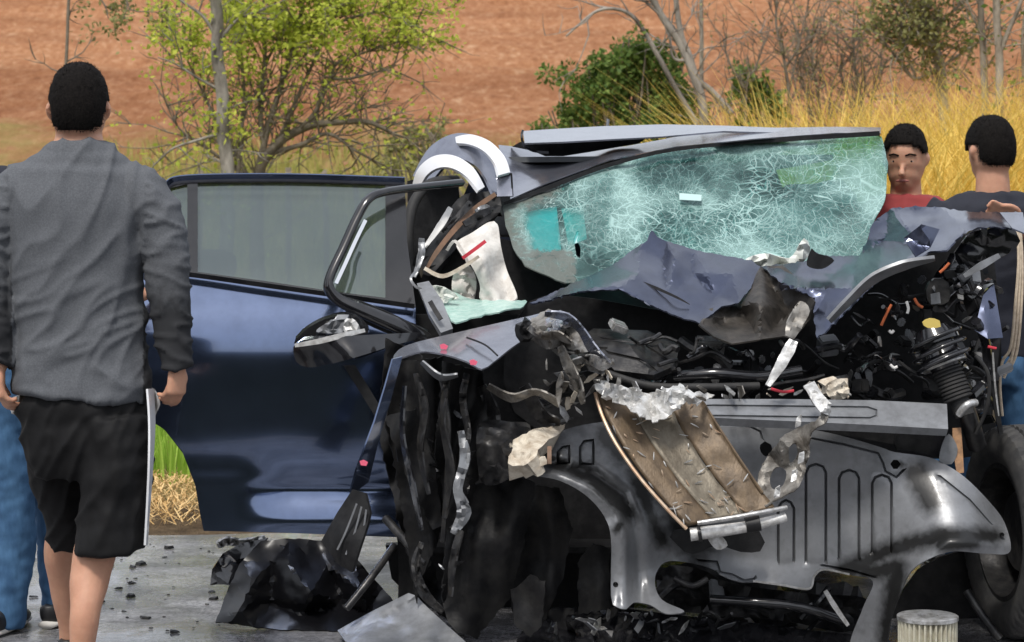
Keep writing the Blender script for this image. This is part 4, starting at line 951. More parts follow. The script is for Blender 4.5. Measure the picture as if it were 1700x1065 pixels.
strip('wing_edge_curl', [(950, 600, 7.16), (980, 596, 7.12), (1000, 604, 7.1), (1020, 600, 7.1)], [6, 16, 20, 6], ALU, CAR, .005, tilt=.04, crumple=crump(.03, 12, 7))
strip('wing_edge_curl', [(930, 575, 7.18), (945, 610, 7.15), (960, 640, 7.14), (968, 670, 7.16)], [10, 18, 14, 6], DIRTM, CAR, .005, tilt=.05, crumple=crump(.03, 14, 8))
panel('wing_socket', [(862, 548), (868, 534), (880, 532), (888, 546), (884, 560), (870, 562)], 7.3, BLACKP, CAR, step=6, thick=.02, crumple=crump(.02, 14, 2))

# ---- wheel housing: dark hollow hung with torn liner
panel('wheel_housing', [(640, 600), (800, 580), (1010, 600), (1040, 700), (1030, 1060), (700, 1060), (660, 900)], 8.05, BLACKP, CAR, step=40, thick=.02)
LINER = material('torn_liner_plastic', (.008, .008, .009), .45, 0, 0, col2=(.02, .0195, .019), scale=16, bump=.003, bscale=25, spec=.18)
def fold(amp, freq, seed, sl=0.):
    return lambda x, y: amp * math.sin((x + sl * y) / freq + seed + 1.3 * noise.noise((x / 60, y / 120, seed))) + amp * .5 * noise.noise((x / 25, y / 70, seed))
liner = [
    ('torn_liner', [(662, 600), (735, 592), (745, 660), (735, 760), (742, 860), (700, 960), (690, 1000), (680, 930), (660, 800), (640, 700)], 7.42, fold(.035, 15, 1)),
    ('torn_liner', [(735, 600), (800, 615), (810, 690), (800, 760), (785, 830), (770, 900), (748, 980), (735, 1000), (740, 860), (722, 740)], 7.36, fold(.04, 12, 2, .3)),
    ('torn_liner', [(790, 805), (860, 790), (890, 800), (870, 900), (850, 990), (790, 1060), (752, 1045), (735, 1010), (760, 900)], 7.4, fold(.03, 22, 3, .5)),
    ('torn_liner', [(862, 800), (930, 810), (950, 880), (935, 960), (890, 1060), (850, 1010), (860, 920)], 7.55, fold(.03, 18, 4)),
    ('torn_liner', [(850, 980), (880, 955), (905, 965), (900, 1040), (880, 1058), (852, 1035)], 7.3, fold(.01, 18, 4)),
    ('torn_liner', [(960, 930), (985, 900), (1012, 910), (1012, 1010), (960, 1020)], 7.5, fold(.015, 18, 6)),
    ('torn_liner', [(640, 690), (690, 680), (720, 760), (735, 870), (720, 880), (690, 820), (660, 760)], 7.3, fold(.02, 14, 8, .6)),
    ('torn_liner', [(640, 560), (700, 590), (690, 700), (700, 850), (730, 980), (760, 1040), (700, 1000), (660, 860), (630, 730)], 7.6, fold(.03, 14, 9, .6)),
]
for nm, ol, d, fo in liner: panel(nm, ol, d, LINER, CAR, step=7, thick=.005, smooth=False, crumple=lambda x, y, fo=fo: fo(x, y) + .02 * noise.noise((x / 35, y / 60, d)), sharp=60, rag=2)
panel('bent_bracket', [(795, 705), (850, 700), (880, 705), (872, 740), (850, 790), (800, 800)], [(795, 705, 7.3), (880, 705, 7.35), (850, 790, 7.25), (800, 800, 7.32), (830, 740, 7.22)], DARKM, CAR, step=8, thick=.005, crumple=crump(.02, 30, 2))
FO = panel('foam_block', [(845, 770), (850, 735), (880, 715), (910, 708), (940, 705), (925, 722), (905, 735), (885, 760), (870, 772)], [(845, 770, 7.2), (850, 735, 7.25), (940, 705, 7.4), (885, 760, 7.15)], FOAM, CAR, step=7, thick=.06, crumple=crump(.02, 15, 3), rag=2)
panel('foam_fleck', [(893, 762), (905, 758), (908, 770), (897, 774)], 7.16, FOAM, CAR, step=6, thick=.02)
strip('foam_strip', [(912, 742, 7.2), (912, 755, 7.18), (912, 770, 7.17)], 7, BROWNST, CAR, .01)
strip('torn_strut', [(765, 715, 7.2), (772, 760, 7.18), (760, 810, 7.16), (770, 850, 7.16), (752, 885, 7.16)], [10, 18, 14, 24, 8], GREYS, CAR, .006, crumple=crump(.02, 12, 3))
strip('torn_strut', [(775, 620, 7.25), (768, 660, 7.22), (778, 720, 7.2), (770, 760, 7.2)], [8, 12, 9, 5], DARKM, CAR, .006, crumple=crump(.02, 12, 5))
strip('torn_strut', [(700, 900, 7.25), (690, 940, 7.22), (705, 985, 7.2), (735, 1015, 7.2)], [8, 14, 16, 9], DARKM, CAR, .006, crumple=crump(.02, 12, 6))
for pts, ws_, m_ in (([(690, 620, 7.22), (705, 680, 7.2), (698, 750, 7.2), (712, 820, 7.22)], [6, 14, 9, 4], DARKM), ([(742, 630, 7.2), (735, 700, 7.18), (748, 780, 7.18), (738, 860, 7.2)], [10, 7, 13, 5], DARKM),
                     ([(810, 640, 7.3), (850, 660, 7.26), (890, 650, 7.25), (930, 670, 7.25)], [8, 14, 9, 12], DIRTM), ([(700, 600, 7.2), (730, 625, 7.18), (760, 622, 7.18)], [5, 10, 4], GREYS), ([(672, 640, 7.24), (668, 720, 7.22), (684, 800, 7.22), (700, 880, 7.22)], [4, 6, 9, 4], BLACKG),
                     ([(800, 640, 7.36), (820, 690, 7.33), (815, 720, 7.33)], [14, 22, 10], DARKM), ([(870, 640, 7.4), (900, 690, 7.36), (930, 700, 7.34)], [18, 24, 10], DARKM), ([(765, 880, 7.14), (752, 930, 7.14), (748, 990, 7.15)], [9, 12, 5], DARKM)):
    strip('torn_strut', pts, ws_, m_, CAR, .006, tilt=.03, crumple=crump(.018, 18, ws_[0]))
tube('suspension_link', [(640, 860, 7.6), (680, 905, 7.5), (710, 935, 7.4)], .014, DARKM, CAR)
tube('suspension_link', [(655, 905, 7.6), (615, 960, 7.5), (575, 1010, 7.45)], .012, DARKM, CAR)
tube('suspension_link', [(730, 620, 7.35), (745, 700, 7.3), (740, 820, 7.28), (735, 900, 7.28)], .008, DARKM, CAR)
def bolt(px, py, d, r=.012, m=ALU):
    bm = bmesh.new(); M = Matrix.Translation(P(px, py, d)) @ Matrix.Rotation(R(90), 4, 'Z')
    revolve(bm, [(.012, 0.0005), (.012, r * .5), (.006, r * .55), (.004, r), (-.006, r)], M, 12); from_bm('bolt', bm, m, CAR, True, 30)
for a in ((667, 673, 7.28, .009, DARKM), (1022, 970, 7.19, .008, DARKM), (1663, 887, 7.27, .007, DARKM)): bolt(*a)

# ---- front panel (grey pressed steel with the two arch flanges)
fp_out = [(846, 777), (880, 766), (903, 737), (938, 713), (1000, 700), (1090, 694), (1180, 690), (1260, 697), (1345, 712), (1400, 724), (1462, 742), (1485, 750), (1535, 757), (1565, 768), (1602, 792), (1642, 832), (1668, 868), (1677, 915), (1640, 919), (1585, 915), (1545, 926), (1512, 948), (1492, 990), (1478, 1030), (1466, 1075),
          (1412, 1075), (1432, 1010), (1449, 965), (1410, 954), (1368, 944), (1353, 955), (1343, 978), (1300, 972), (1258, 966), (1215, 962), (1172, 940), (1112, 931), (1091, 948), (1088, 972), (1100, 996), (1136, 1014), (1105, 1018), (1080, 1004), (1052, 1000), (1040, 1011), (1022, 1006), (1015, 990), (1015, 905), (1006, 862), (975, 824), (930, 798), (880, 788)]
slots = [((1338, 772), (1370, 772), 772, 925, 1338, 1370), ]
def slot_poly(x0, x1, y0, y1): return [(x0, y1), (x0, y0 + 14), (x0 + 5, y0 + 4), ((x0 + x1) / 2, y0), (x1 - 5, y0 + 4), (x1, y0 + 14), (x1, y1)]
S_open = [slot_poly(1338, 1371, 770, 930), slot_poly(1393, 1426, 780, 925), slot_poly(1448, 1480, 788, 915), slot_poly(1292, 1318, 830, 930)]
S_closed = [[(926, 770), (926, 750), (934, 742), (945, 740), (945, 768)], [(963, 770), (963, 742), (970, 732), (985, 730), (985, 770)], [(1008, 775), (1012, 755), (1030, 760), (1040, 790), (1020, 795)]]
beads = [[(1345, 727), (1400, 737), (1458, 752), (1466, 768), (1470, 782), (1488, 792), (1500, 780)], [(1170, 702), (1245, 708), (1262, 716), (1268, 738), (1290, 746)], [(1170, 945), (1215, 953), (1245, 968), (1252, 960)], [(1365, 938), (1410, 946), (1452, 958)],
         [(1160, 930), (1190, 932), (1196, 950)], [(1560, 790), (1610, 830), (1645, 870)]]
arch = [(850, 781), (930, 786), (985, 812), (1024, 852), (1036, 905), (1036, 1005)]
arch2 = [(1484, 1065), (1500, 985), (1530, 935), (1575, 900), (1640, 900), (1676, 898)]
ridge = [(915, 770), (985, 785), (1035, 820), (1055, 870), (1064, 1000)]
def fp_emb(x, y):
    e = 0
    for s in S_open:
        if s[0][0] < x < s[-1][0] and s[3][1] < y < s[0][1]: e -= .003
    q = segdist(x, y, arch); e -= .03 * math.exp(-(q / 11) ** 2)
    q = segdist(x, y, ridge); e += .03 * math.exp(-(q / 10) ** 2)
    q = segdist(x, y, arch2); e -= .035 * math.exp(-(q / 16) ** 2)
    return e
def fp_grime_tone(x, y):
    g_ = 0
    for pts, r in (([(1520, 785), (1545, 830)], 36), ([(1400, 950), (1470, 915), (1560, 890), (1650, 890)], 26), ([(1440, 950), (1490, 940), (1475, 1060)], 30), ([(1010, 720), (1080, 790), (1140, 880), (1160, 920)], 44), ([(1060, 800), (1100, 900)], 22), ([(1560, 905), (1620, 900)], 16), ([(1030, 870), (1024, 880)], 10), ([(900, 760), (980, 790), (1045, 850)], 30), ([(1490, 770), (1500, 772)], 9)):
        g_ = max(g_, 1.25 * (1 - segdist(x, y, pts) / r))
    g_ = max(g_, .42 * max(0, min(1, (1130 - x) / 160)) * (1 if not (1000 < x < 1110 and y > 860) else .1))  # broad darker tone towards the left end of the panel
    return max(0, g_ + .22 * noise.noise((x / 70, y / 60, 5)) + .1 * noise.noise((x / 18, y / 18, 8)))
fpd = tps([(846, 777, 7.3), (940, 712, 7.42), (1090, 694, 7.46), (1260, 697, 7.44), (1400, 724, 7.40), (1535, 757, 7.38), (1602, 792, 7.34), (1668, 868, 7.36), (1677, 915, 7.28), (1585, 915, 7.2), (1512, 948, 7.26), (1466, 1075, 7.36), (1412, 1075, 7.42), (1343, 975, 7.42),
           (1215, 960, 7.42), (1112, 931, 7.40), (1091, 960, 7.36), (1136, 1014, 7.22), (1022, 1006, 7.22), (1015, 905, 7.24), (975, 824, 7.26), (1300, 830, 7.44), (1420, 850, 7.42), (1180, 800, 7.42), (1560, 840, 7.28), (1500, 870, 7.32), (1060, 880, 7.3), (1080, 800, 7.40), (1620, 870, 7.26)])
FP = panel('front_panel', fp_out, fpd, GREYP, CAR, step=6, thick=.004, smooth=True, sharp=50, jit=.15, emb=fp_emb,
           grooves=[(q, False, 2.6, .016) for q in S_open] + [(q, True, 2.4, .016) for q in S_closed[:2]] + [(q, False, 2.3, .012) for q in beads], attrs={'grime_tone': fp_grime_tone},
           holes=[[(1478, 770), (1483, 763), (1490, 763), (1496, 770), (1490, 778), (1483, 778)], [(1262, 738), (1270, 732), (1280, 738), (1282, 752), (1272, 758), (1263, 750)], [(1486, 744), (1490, 742), (1493, 746), (1489, 750)]],
           crumple=lambda x, y: .004 * noise.noise((x / 60, y / 50, 3)))
strip('arch_edge', [(1250, 964, 7.38), (1300, 971, 7.38), (1343, 977, 7.38), (1352, 956, 7.38), (1368, 945, 7.38), (1410, 953, 7.38)], 3, ALU, FP, .006)
panel('panel_black_patch', [(1120, 880), (1260, 880), (1270, 900), (1262, 915), (1230, 916), (1190, 905), (1150, 920), (1125, 905)], 7.36, BLACKP, FP, step=12, thick=.01)  # black sheet set just in front of the panel
# upper cross member
CB = panel('cross_member', [(1160, 662), (1300, 662), (1450, 664), (1572, 670), (1574, 712), (1450, 705), (1300, 698), (1160, 692)], [(1160, 662, 7.34), (1572, 670, 7.34), (1160, 692, 7.26), (1574, 712, 7.26), (1300, 680, 7.29)], GREYS, CAR, step=9, thick=.03, smooth=False, sharp=40, jit=.15,
      grooves=[([(1172, 673), (1440, 676), (1455, 681), (1455, 690), (1444, 694), (1172, 690)], True, 2.4, .012)])
panel('cross_member_gap_shade', [(1165, 690), (1570, 712), (1572, 730), (1500, 740), (1400, 722), (1165, 705)], 7.5, BLACKP, CAR, step=20, thick=.01, smooth=False)  # black sheet standing for the shade below the cross member
panel('upper_duct', [(1495, 715), (1560, 722), (1568, 755), (1540, 758), (1490, 748)], 7.44, BLACKG, CAR, step=9, thick=.03)
panel('side_flange', [(1565, 735), (1576, 720), (1590, 745), (1580, 770), (1560, 765)], 7.36, GREYS, CAR, step=7, thick=.006)
strip('orange_bracket', [(1588, 710, 7.38), (1590, 745, 7.37), (1594, 785, 7.36)], [14, 16, 12], material('tan_bracket', (.45, .25, .12), .6, col2=(.25, .14, .08), scale=30), CAR, .008)

# ---- radiator torn forward and bent
def rad_grid(rows, name, mat, parent, c0, c1, thick=.018):
    """lengthwise band c0..c1 of the bent core"""
    bm = bmesh.new(); vv = []
    ns = 26
    for i in range(ns + 1):
        t = i / ns * (len(rows) - 1); a = min(int(t), len(rows) - 2); f = t - a
        p0 = rows[max(a - 1, 0)]; p1 = rows[a]; p2 = rows[a + 1]; p3 = rows[min(a + 2, len(rows) - 1)]
        def cr(k): 
            q = [Vector(p[k]) for p in (p0, p1, p2, p3)]
            return .5 * ((2 * q[1]) + (q[2] - q[0]) * f + (2 * q[0] - 5 * q[1] + 4 * q[2] - q[3]) * f * f + (3 * q[1] - q[0] - 3 * q[2] + q[3]) * f ** 3)
        A, B = cr(0), cr(1); row = []
        for j in range(9):
            s = c0 + (c1 - c0) * j / 8
            x = A.x + (B.x - A.x) * s; y = A.y + (B.y - A.y) * s; d = A.z + (B.z - A.z) * s + .022 * math.sin(s * math.pi) ** 2 + .012 * noise.noise((x / 40, y / 40, 1)) + .004 * noise.noise((x / 9, y / 9, 1))
            row.append(bm.verts.new(P(x, y, d)))
        vv.append(row)
    for a, b in zip(vv, vv[1:]):
        for j in range(8): bm.faces.new((a[j], b[j], b[j + 1], a[j + 1]))
    o = from_bm(name, bm, mat, parent, True, 60)
    md = o.modifiers.new('thickness', 'SOLIDIFY'); md.thickness = thick; md.offset = -1
    return o
RAD = thing('radiator', P(1150, 760, 7.1), None, None); attach(RAD, CAR)
for k in list(RAD.keys()): del RAD[k]
rrows = [[(990, 652, 7.22), (1160, 662, 7.24)], [(1012, 706, 7.16), (1190, 712, 7.18)], [(1050, 768, 7.1), (1228, 768, 7.13)], [(1100, 830, 7.05), (1262, 816, 7.09)], [(1140, 874, 7.02), (1285, 846, 7.06)]]
rad_grid(rrows, 'core_band', RADB, RAD, 0.0, .27); rad_grid(rrows, 'core_band', RADG, RAD, .275, .66); rad_grid(rrows, 'core_band', RADB, RAD, .665, 1.0)
tube('core_edge', [(988, 652, 7.2), (1000, 690, 7.15), (1022, 735, 7.1), (1060, 790, 7.05), (1105, 842, 7.01), (1140, 878, 6.99)], .0055, COPPER, RAD, 7)
tube('core_edge', [(1165, 664, 7.22), (1195, 712, 7.16), (1232, 768, 7.11), (1266, 818, 7.07)], .005, RADB, RAD, 6)
tube('bottom_tank', [(1146, 887, 7.02), (1200, 880, 7.02), (1250, 872, 7.02), (1304, 858, 7.04)], lambda t: .02 - .006 * t, ALUW, RAD, 12)
tube('tank_seam', [(1158, 868, 6.99), (1210, 860, 6.99), (1260, 851, 7.0), (1306, 842, 7.03)], .007, ALU, RAD)
tube('tank_clamp', [(1238, 872, 7.015), (1250, 870, 7.015), (1262, 868, 7.015)], .0225, BLACKP, RAD, 12)
tube('tank_clamp', [(1158, 886, 7.015), (1164, 885, 7.015)], .0235, DARKM, RAD, 12)
panel('drain_flap', [(1175, 892), (1195, 888), (1208, 905), (1190, 912)], 7.03, ALU, RAD, step=6, thick=.006)
panel('torn_top_foil', [(985, 640), (1005, 632), (1040, 642), (1075, 652), (1105, 646), (1130, 638), (1150, 650), (1185, 655), (1160, 672), (1135, 668), (1115, 690), (1085, 700), (1060, 690), (1035, 672), (1000, 660)],
      lin([(985, 640, 7.15), (1005, 630, 7.25), (1040, 642, 7.12), (1075, 652, 7.2), (1105, 646, 7.1), (1130, 636, 7.2), (1150, 650, 7.1), (1185, 655, 7.2), (1160, 672, 7.12), (1115, 690, 7.08), (1085, 702, 7.1), (1060, 690, 7.05), (1035, 672, 7.12), (1000, 660, 7.14)]),
      ALUW, RAD, step=5, thick=.003, smooth=False, sharp=30, crumple=crump(.026, 24, 7), rag=3)
rngf = random.Random(8)
for _ in range(70):
    t = rngf.random(); u = rngf.random(); q = t * 4; a = min(int(q), 3); f = q - a
    A = Vector(rrows[a][0]).lerp(Vector(rrows[a + 1][0]), f); B = Vector(rrows[a][1]).lerp(Vector(rrows[a + 1][1]), f); p = A.lerp(B, u)
    L = rngf.uniform(3, 9); an = rngf.choice((.9, 1.0, 2.6, .2)) + rngf.gauss(0, .3); dx, dy = math.cos(an) * L, math.sin(an) * L
    zf = p.z - .028 + .022 * math.sin(u * math.pi) ** 2 + .012 * noise.noise((p.x / 40, p.y / 40, 1))
    strip('scuff_flake', [(p.x - dx, p.y - dy, zf), (p.x, p.y, zf - .002), (p.x + dx, p.y + dy, zf)], [.6, rngf.uniform(1.2, 3), .6], rngf.choice((ALUW, ALU, COPPER)), RAD, .002)
# twisted strap on its right
tw = panel('twisted_strap', [(1336, 640), (1350, 634), (1362, 655), (1379, 672), (1376, 692), (1362, 706), (1346, 718), (1342, 750), (1334, 790), (1318, 815), (1292, 826), (1270, 838), (1256, 815), (1262, 780), (1278, 752), (1296, 728), (1320, 712), (1352, 698), (1362, 686), (1350, 668)],
      lin([(1336, 640, 7.2), (1350, 632, 7.25), (1379, 672, 7.1), (1362, 706, 7.05), (1342, 750, 7.12), (1318, 815, 7.06), (1270, 840, 7.04), (1256, 815, 7.15), (1278, 752, 7.2), (1296, 728, 7.08), (1320, 712, 7.18), (1350, 668, 7.12), (1300, 780, 7.15)]),
      DIRTM, RAD, step=5, thick=.004, smooth=True, sharp=35, crumple=crump(.016, 34, 3), rag=1.5, holes=[[(1310, 742), (1322, 735), (1324, 755), (1312, 768)], [(1278, 795), (1288, 775), (1305, 782), (1300, 805), (1284, 812)]])
panel('strap_bare_end', [(1334, 640), (1352, 632), (1364, 652), (1380, 670), (1378, 690), (1362, 684), (1350, 668)], lin([(1334, 640, 7.14), (1352, 632, 7.2), (1364, 652, 7.1), (1380, 670, 7.06), (1378, 690, 7.08), (1362, 684, 7.05), (1350, 668, 7.09)]), ALUW, tw, step=5, thick=.004, smooth=False, sharp=25, crumple=crump(.01, 12, 3))
for x, y in ((1325, 700), (1318, 790), (1290, 818), (1330, 760)):
    panel('bare_flake', [(x - 5, y + 10), (x - 2, y - 8), (x + 5, y - 12), (x + 4, y + 6)], 7.03, ALUW, tw, step=5, thick=.003, crumple=crump(.02, 8, 3))

# ---- engine bay clutter (dark hoses, brackets, looms)
panel('bulkhead', [(880, 500), (1160, 520), (1300, 470), (1440, 440), (1500, 400), (1600, 385), (1650, 430), (1650, 720), (1500, 760), (900, 720)], 7.98, BLACKP, CAR, step=40, thick=.02)
panel('engine_cover', [(968, 556), (985, 545), (1075, 548), (1128, 572), (1122, 606), (1085, 622), (1020, 614), (996, 588)], lin([(968, 556, 7.6), (985, 545, 7.66), (1075, 548, 7.66), (1128, 572, 7.6), (1122, 606, 7.46), (1085, 622, 7.42), (1020, 614, 7.44), (996, 588, 7.5), (1050, 575, 7.5)]), DARKM, CAR, step=9, thick=.02, smooth=False, sharp=20,
      grooves=[([(1000, 562), (1070, 572), (1105, 596)], False, 2.5, .01), ([(1010, 585), (1060, 596), (1085, 612)], False, 2.5, .01)])
rng = random.Random(99)
def rnd_poly(poly):
    xs = [p[0] for p in poly]; ys = [p[1] for p in poly]
    while True:
        x, y = rng.uniform(min(xs), max(xs)), rng.uniform(min(ys), max(ys))
        if inside(x, y, poly): return x, y
BAY = [(960, 560), (1020, 535), (1120, 560), (1200, 575), (1340, 570), (1420, 520), (1500, 470), (1560, 440), (1630, 470), (1640, 640), (1590, 660), (1300, 655), (1180, 645), (1030, 640), (1010, 620)]
LOW = [(1090, 945), (1170, 950), (1340, 985), (1430, 990), (1400, 1065), (1000, 1065), (1020, 1020), (1090, 1020)]
SIDE = [(1565, 440), (1640, 430), (1650, 700), (1600, 690), (1570, 560)]
for poly, n, d0, d1 in ((BAY, 52, 7.42, 7.85), (SIDE, 14, 7.45, 7.8), (LOW, 14, 7.5, 7.8)):
    for _ in range(n):
        x, y = rnd_poly(poly); a = rng.uniform(-.5, .5) if rng.random() < .7 else rng.uniform(0, 3.14); L = rng.uniform(30, 110)
        d = rng.uniform(d0, d1); dx, dy = math.cos(a) * L / 2, math.sin(a) * L / 2
        tube('hose' if rng.random() < .5 else 'wire', [(x - dx, y - dy, d + rng.uniform(-.08, .08)), (x - dx * .3 + rng.gauss(0, 6), y - dy * .3 + rng.gauss(0, 9), d), (x + dx * .4, y + dy * .4 + rng.gauss(0, 9), d), (x + dx, y + dy, d + rng.uniform(-.08, .08))],
             rng.choice((.004, .005, .007, .011, .016)), rng.choice((BLACKG, BLACKG, RUBBER, DARKM, DARKM)), CAR, 7, 5)
for poly, n, d0, d1 in ((BAY, 44, 7.5, 7.9), (SIDE, 16, 7.5, 7.8), (LOW, 12, 7.55, 7.85)):
    for _ in range(n):
        x, y = rnd_poly(poly); s = rng.uniform(.02, .075)
        boxmesh('bracket', P(x, y, rng.uniform(d0, d1)), (s * rng.uniform(.6, 1.8), s * rng.uniform(.4, 1), s * rng.uniform(.3, .9)), rrot(rng), rng.choice((BLACKG, DARKM, DARKM, BLACKP, GREYS)) if rng.random() < .9 else ALU, CAR, .005)
def shards(poly, n, d0, d1, smin, smax, mats, els=(.14, .45)):
    for _ in range(n):
        x, y = rnd_poly(poly); s = rng.uniform(smin, smax) * 1.35; k = rng.randint(4, 6)
        a0 = rng.uniform(0, 6.28); el = rng.uniform(*els); rot = rng.uniform(0, 3.14)
        ol = []
        for i in range(k):
            a = a0 - 6.283 * i / k; r = s * rng.uniform(.6, 1.2); u, v = r * math.cos(a), r * el * math.sin(a)
            ol.append((x + u * math.cos(rot) - v * math.sin(rot), y + u * math.sin(rot) + v * math.cos(rot)))
        d = rng.uniform(d0, d1); tx, ty = rng.gauss(0, .004), rng.gauss(0, .004)
        panel('metal_shard', ol, lambda px, py: d + (px - x) * tx + (py - y) * ty, rng.choice(mats), CAR, step=max(4, s * .5), thick=.003, smooth=False, crumple=crump(.012, 8, rng.random() * 9), sharp=25)
shards([(880, 570), (960, 580), (1020, 600), (1000, 640), (940, 660), (900, 640)], 22, 7.15, 7.5, 8, 22, (DIRTM, DIRTM, ALU, DARKM))
shards([(960, 590), (1020, 600), (1040, 640), (985, 650), (960, 690), (940, 680)], 12, 7.12, 7.3, 5, 15, (ALUW, DIRTM, ALU, FOAM))
shards([(990, 632), (1190, 646), (1190, 662), (1000, 652)], 14, 7.08, 7.25, 5, 11, (ALUW, ALUW, ALU, DIRTM))
shards([(1190, 640), (1420, 640), (1420, 662), (1190, 662)], 16, 7.3, 7.45, 4, 11, (ALUW, FOAM, DIRTM, ALU, DARKM))
shards([(1380, 560), (1480, 480), (1560, 460), (1560, 640), (1400, 640)], 26, 7.4, 7.7, 4, 13, (DARKM, DARKM, ALU, GREYS, BLACKG))
shards([(1550, 420), (1640, 430), (1640, 640), (1590, 640)], 16, 7.4, 7.6, 4, 16, (DARKM, GREYS, ALU, BLACKG))
shards([(690, 620), (780, 620), (780, 980), (720, 980)], 14, 7.2, 7.35, 4, 10, (DARKM, GREYS, ALU, BLACKP))
shards([(900, 640), (960, 640), (960, 705), (900, 705)], 9, 7.3, 7.5, 6, 16, (DIRTM, ALU, DARKM, FOAM))
# bright torn strap in the middle of the bay
strip('bare_strap', [(1318, 565, 7.3), (1310, 580, 7.28), (1296, 605, 7.26), (1275, 640, 7.25)], [14, 20, 18, 8], ALUW, CAR, .006, crumple=crump(.01, 14, 2))
strip('bare_strap', [(1310, 560, 7.35), (1318, 540, 7.38), (1330, 515, 7.42), (1322, 505, 7.45)], [14, 26, 28, 10], DIRTM, CAR, .006, crumple=crump(.02, 28, 4))
panel('plastic_chunk', [(1370, 640), (1395, 628), (1410, 645), (1405, 660), (1380, 662)], 7.35, FOAM, CAR, step=6, thick=.03, crumple=crump(.02, 12, 5))
tube('coolant_pipe', [(1120, 625, 7.5), (1190, 620, 7.46), (1260, 625, 7.48), (1330, 615, 7.5)], .018, BLACKG, CAR, 10)
tube('coolant_pipe', [(1010, 620, 7.45), (1080, 640, 7.42), (1170, 642, 7.42), (1260, 640, 7.45)], .012, RUBBER, CAR, 10)
for pts, m_ in (([(1463, 540, 7.4), (1472, 520, 7.4), (1480, 505, 7.4)], ORANGE), ([(1560, 452, 7.38), (1568, 445, 7.38), (1576, 436, 7.38)], ORANGE), ([(1640, 575, 7.38), (1648, 577, 7.38), (1654, 578, 7.38)], REDM),
              ([(1280, 645, 7.3), (1300, 650, 7.3), (1318, 648, 7.3)], REDM), ([(1505, 500, 7.38), (1508, 512, 7.38), (1506, 520, 7.38)], WHITEPL), ([(1518, 495, 7.38), (1524, 505, 7.38), (1532, 510, 7.38)], ORANGE), ([(1478, 605, 7.38), (1484, 610, 7.38), (1490, 608, 7.38)], WHITEPL), ([(1476, 548, 7.4), (1480, 552, 7.4), (1484, 548, 7.4)], WHITEPL)):
    tube('connector', pts, .0045, m_, CAR, 7)
panel('yellow_clip', [(1532, 535), (1545, 528), (1560, 532), (1562, 542), (1540, 544)], 7.28, YELLOW, CAR, step=6, thick=.015)
panel('relay_box', [(1538, 480), (1552, 462), (1574, 468), (1575, 500), (1545, 505)], 7.42, DARKM, CAR, step=8, thick=.03)
panel('relay_box', [(1545, 488), (1560, 485), (1562, 503), (1546, 505)], 7.38, GREYS, CAR, step=8, thick=.01, smooth=False)
strip('sheared_arm', [(1600, 458, 7.4), (1630, 440, 7.4), (1658, 424, 7.42)], [6, 12, 8], GREYS, CAR, .012)
# suspension strut
STR = thing('suspension_strut', P(1570, 620, 7.4), None, None); attach(STR, CAR)
for k in list(STR.keys()): del STR[k]
top, bot = P(1545, 545, 7.42), P(1602, 690, 7.36); ax = (bot - top)
Mst = Matrix.Translation(top) @ Vector((1, 0, 0)).rotation_difference(ax).to_matrix().to_4x4(); Ls = ax.length
bm = bmesh.new(); revolve(bm, [(0, .001), (0, .05), (.03, .062), (.035, .075), (.05, .075), (.055, .055), (.085, .06), (.1, .07), (.115, .07), (.12, .05), (.13, .045)], Mst, 32); from_bm('top_mount', bm, BLACKG, STR, True, 40)
bm = bmesh.new(); prof = [(.125, .001), (.125, .042)]
for i in range(9): prof += [(.13 + .0115 * i, .040), (.135 + .0115 * i, .046), (.139 + .0115 * i, .046)]
prof += [(.235, .038), (.235, .03), (Ls, .03), (Ls, .001)]
revolve(bm, prof, Mst, 28); from_bm('bellows', bm, RUBBER, STR, True, 30)
bm = bmesh.new()
tube_bm(bm, [Mst @ Vector((.02 + .11 * t / 60, .085 * math.cos(t * .33), .085 * math.sin(t * .33))) for t in range(60)], .007, 7); from_bm('coil_spring', bm, BLACKG, STR)
tube('strut_clamp', [(1592, 688, 7.3), (1605, 672, 7.28), (1620, 668, 7.3)], .012, ALU, STR)
bm = bmesh.new(); tube_bm(bm, [Mst @ Vector((.118, .066 * math.cos(a), .066 * math.sin(a))) for a in [2 * math.pi * i / 30 for i in range(31)]], .005, 6); from_bm('retaining_ring', bm, ALU, STR)
tube('strut_foot', [(1598, 665, 7.38), (1610, 700, 7.4), (1622, 740, 7.45)], .03, DARKM, STR, 10)
tube('brake_hose', [(1620, 590, 7.32), (1640, 620, 7.32), (1640, 670, 7.34), (1620, 720, 7.38)], .006, RUBBER, STR)
strip('side_rail', [(1655, 560, 7.42), (1650, 620, 7.42), (1655, 680, 7.42), (1662, 720, 7.42)], [12, 10, 9, 6], BLACKP, CAR, .01)
strip('side_rail', [(1648, 585, 7.38), (1652, 640, 7.38), (1658, 690, 7.38)], [3, 3, 2], ALU, CAR, .005)

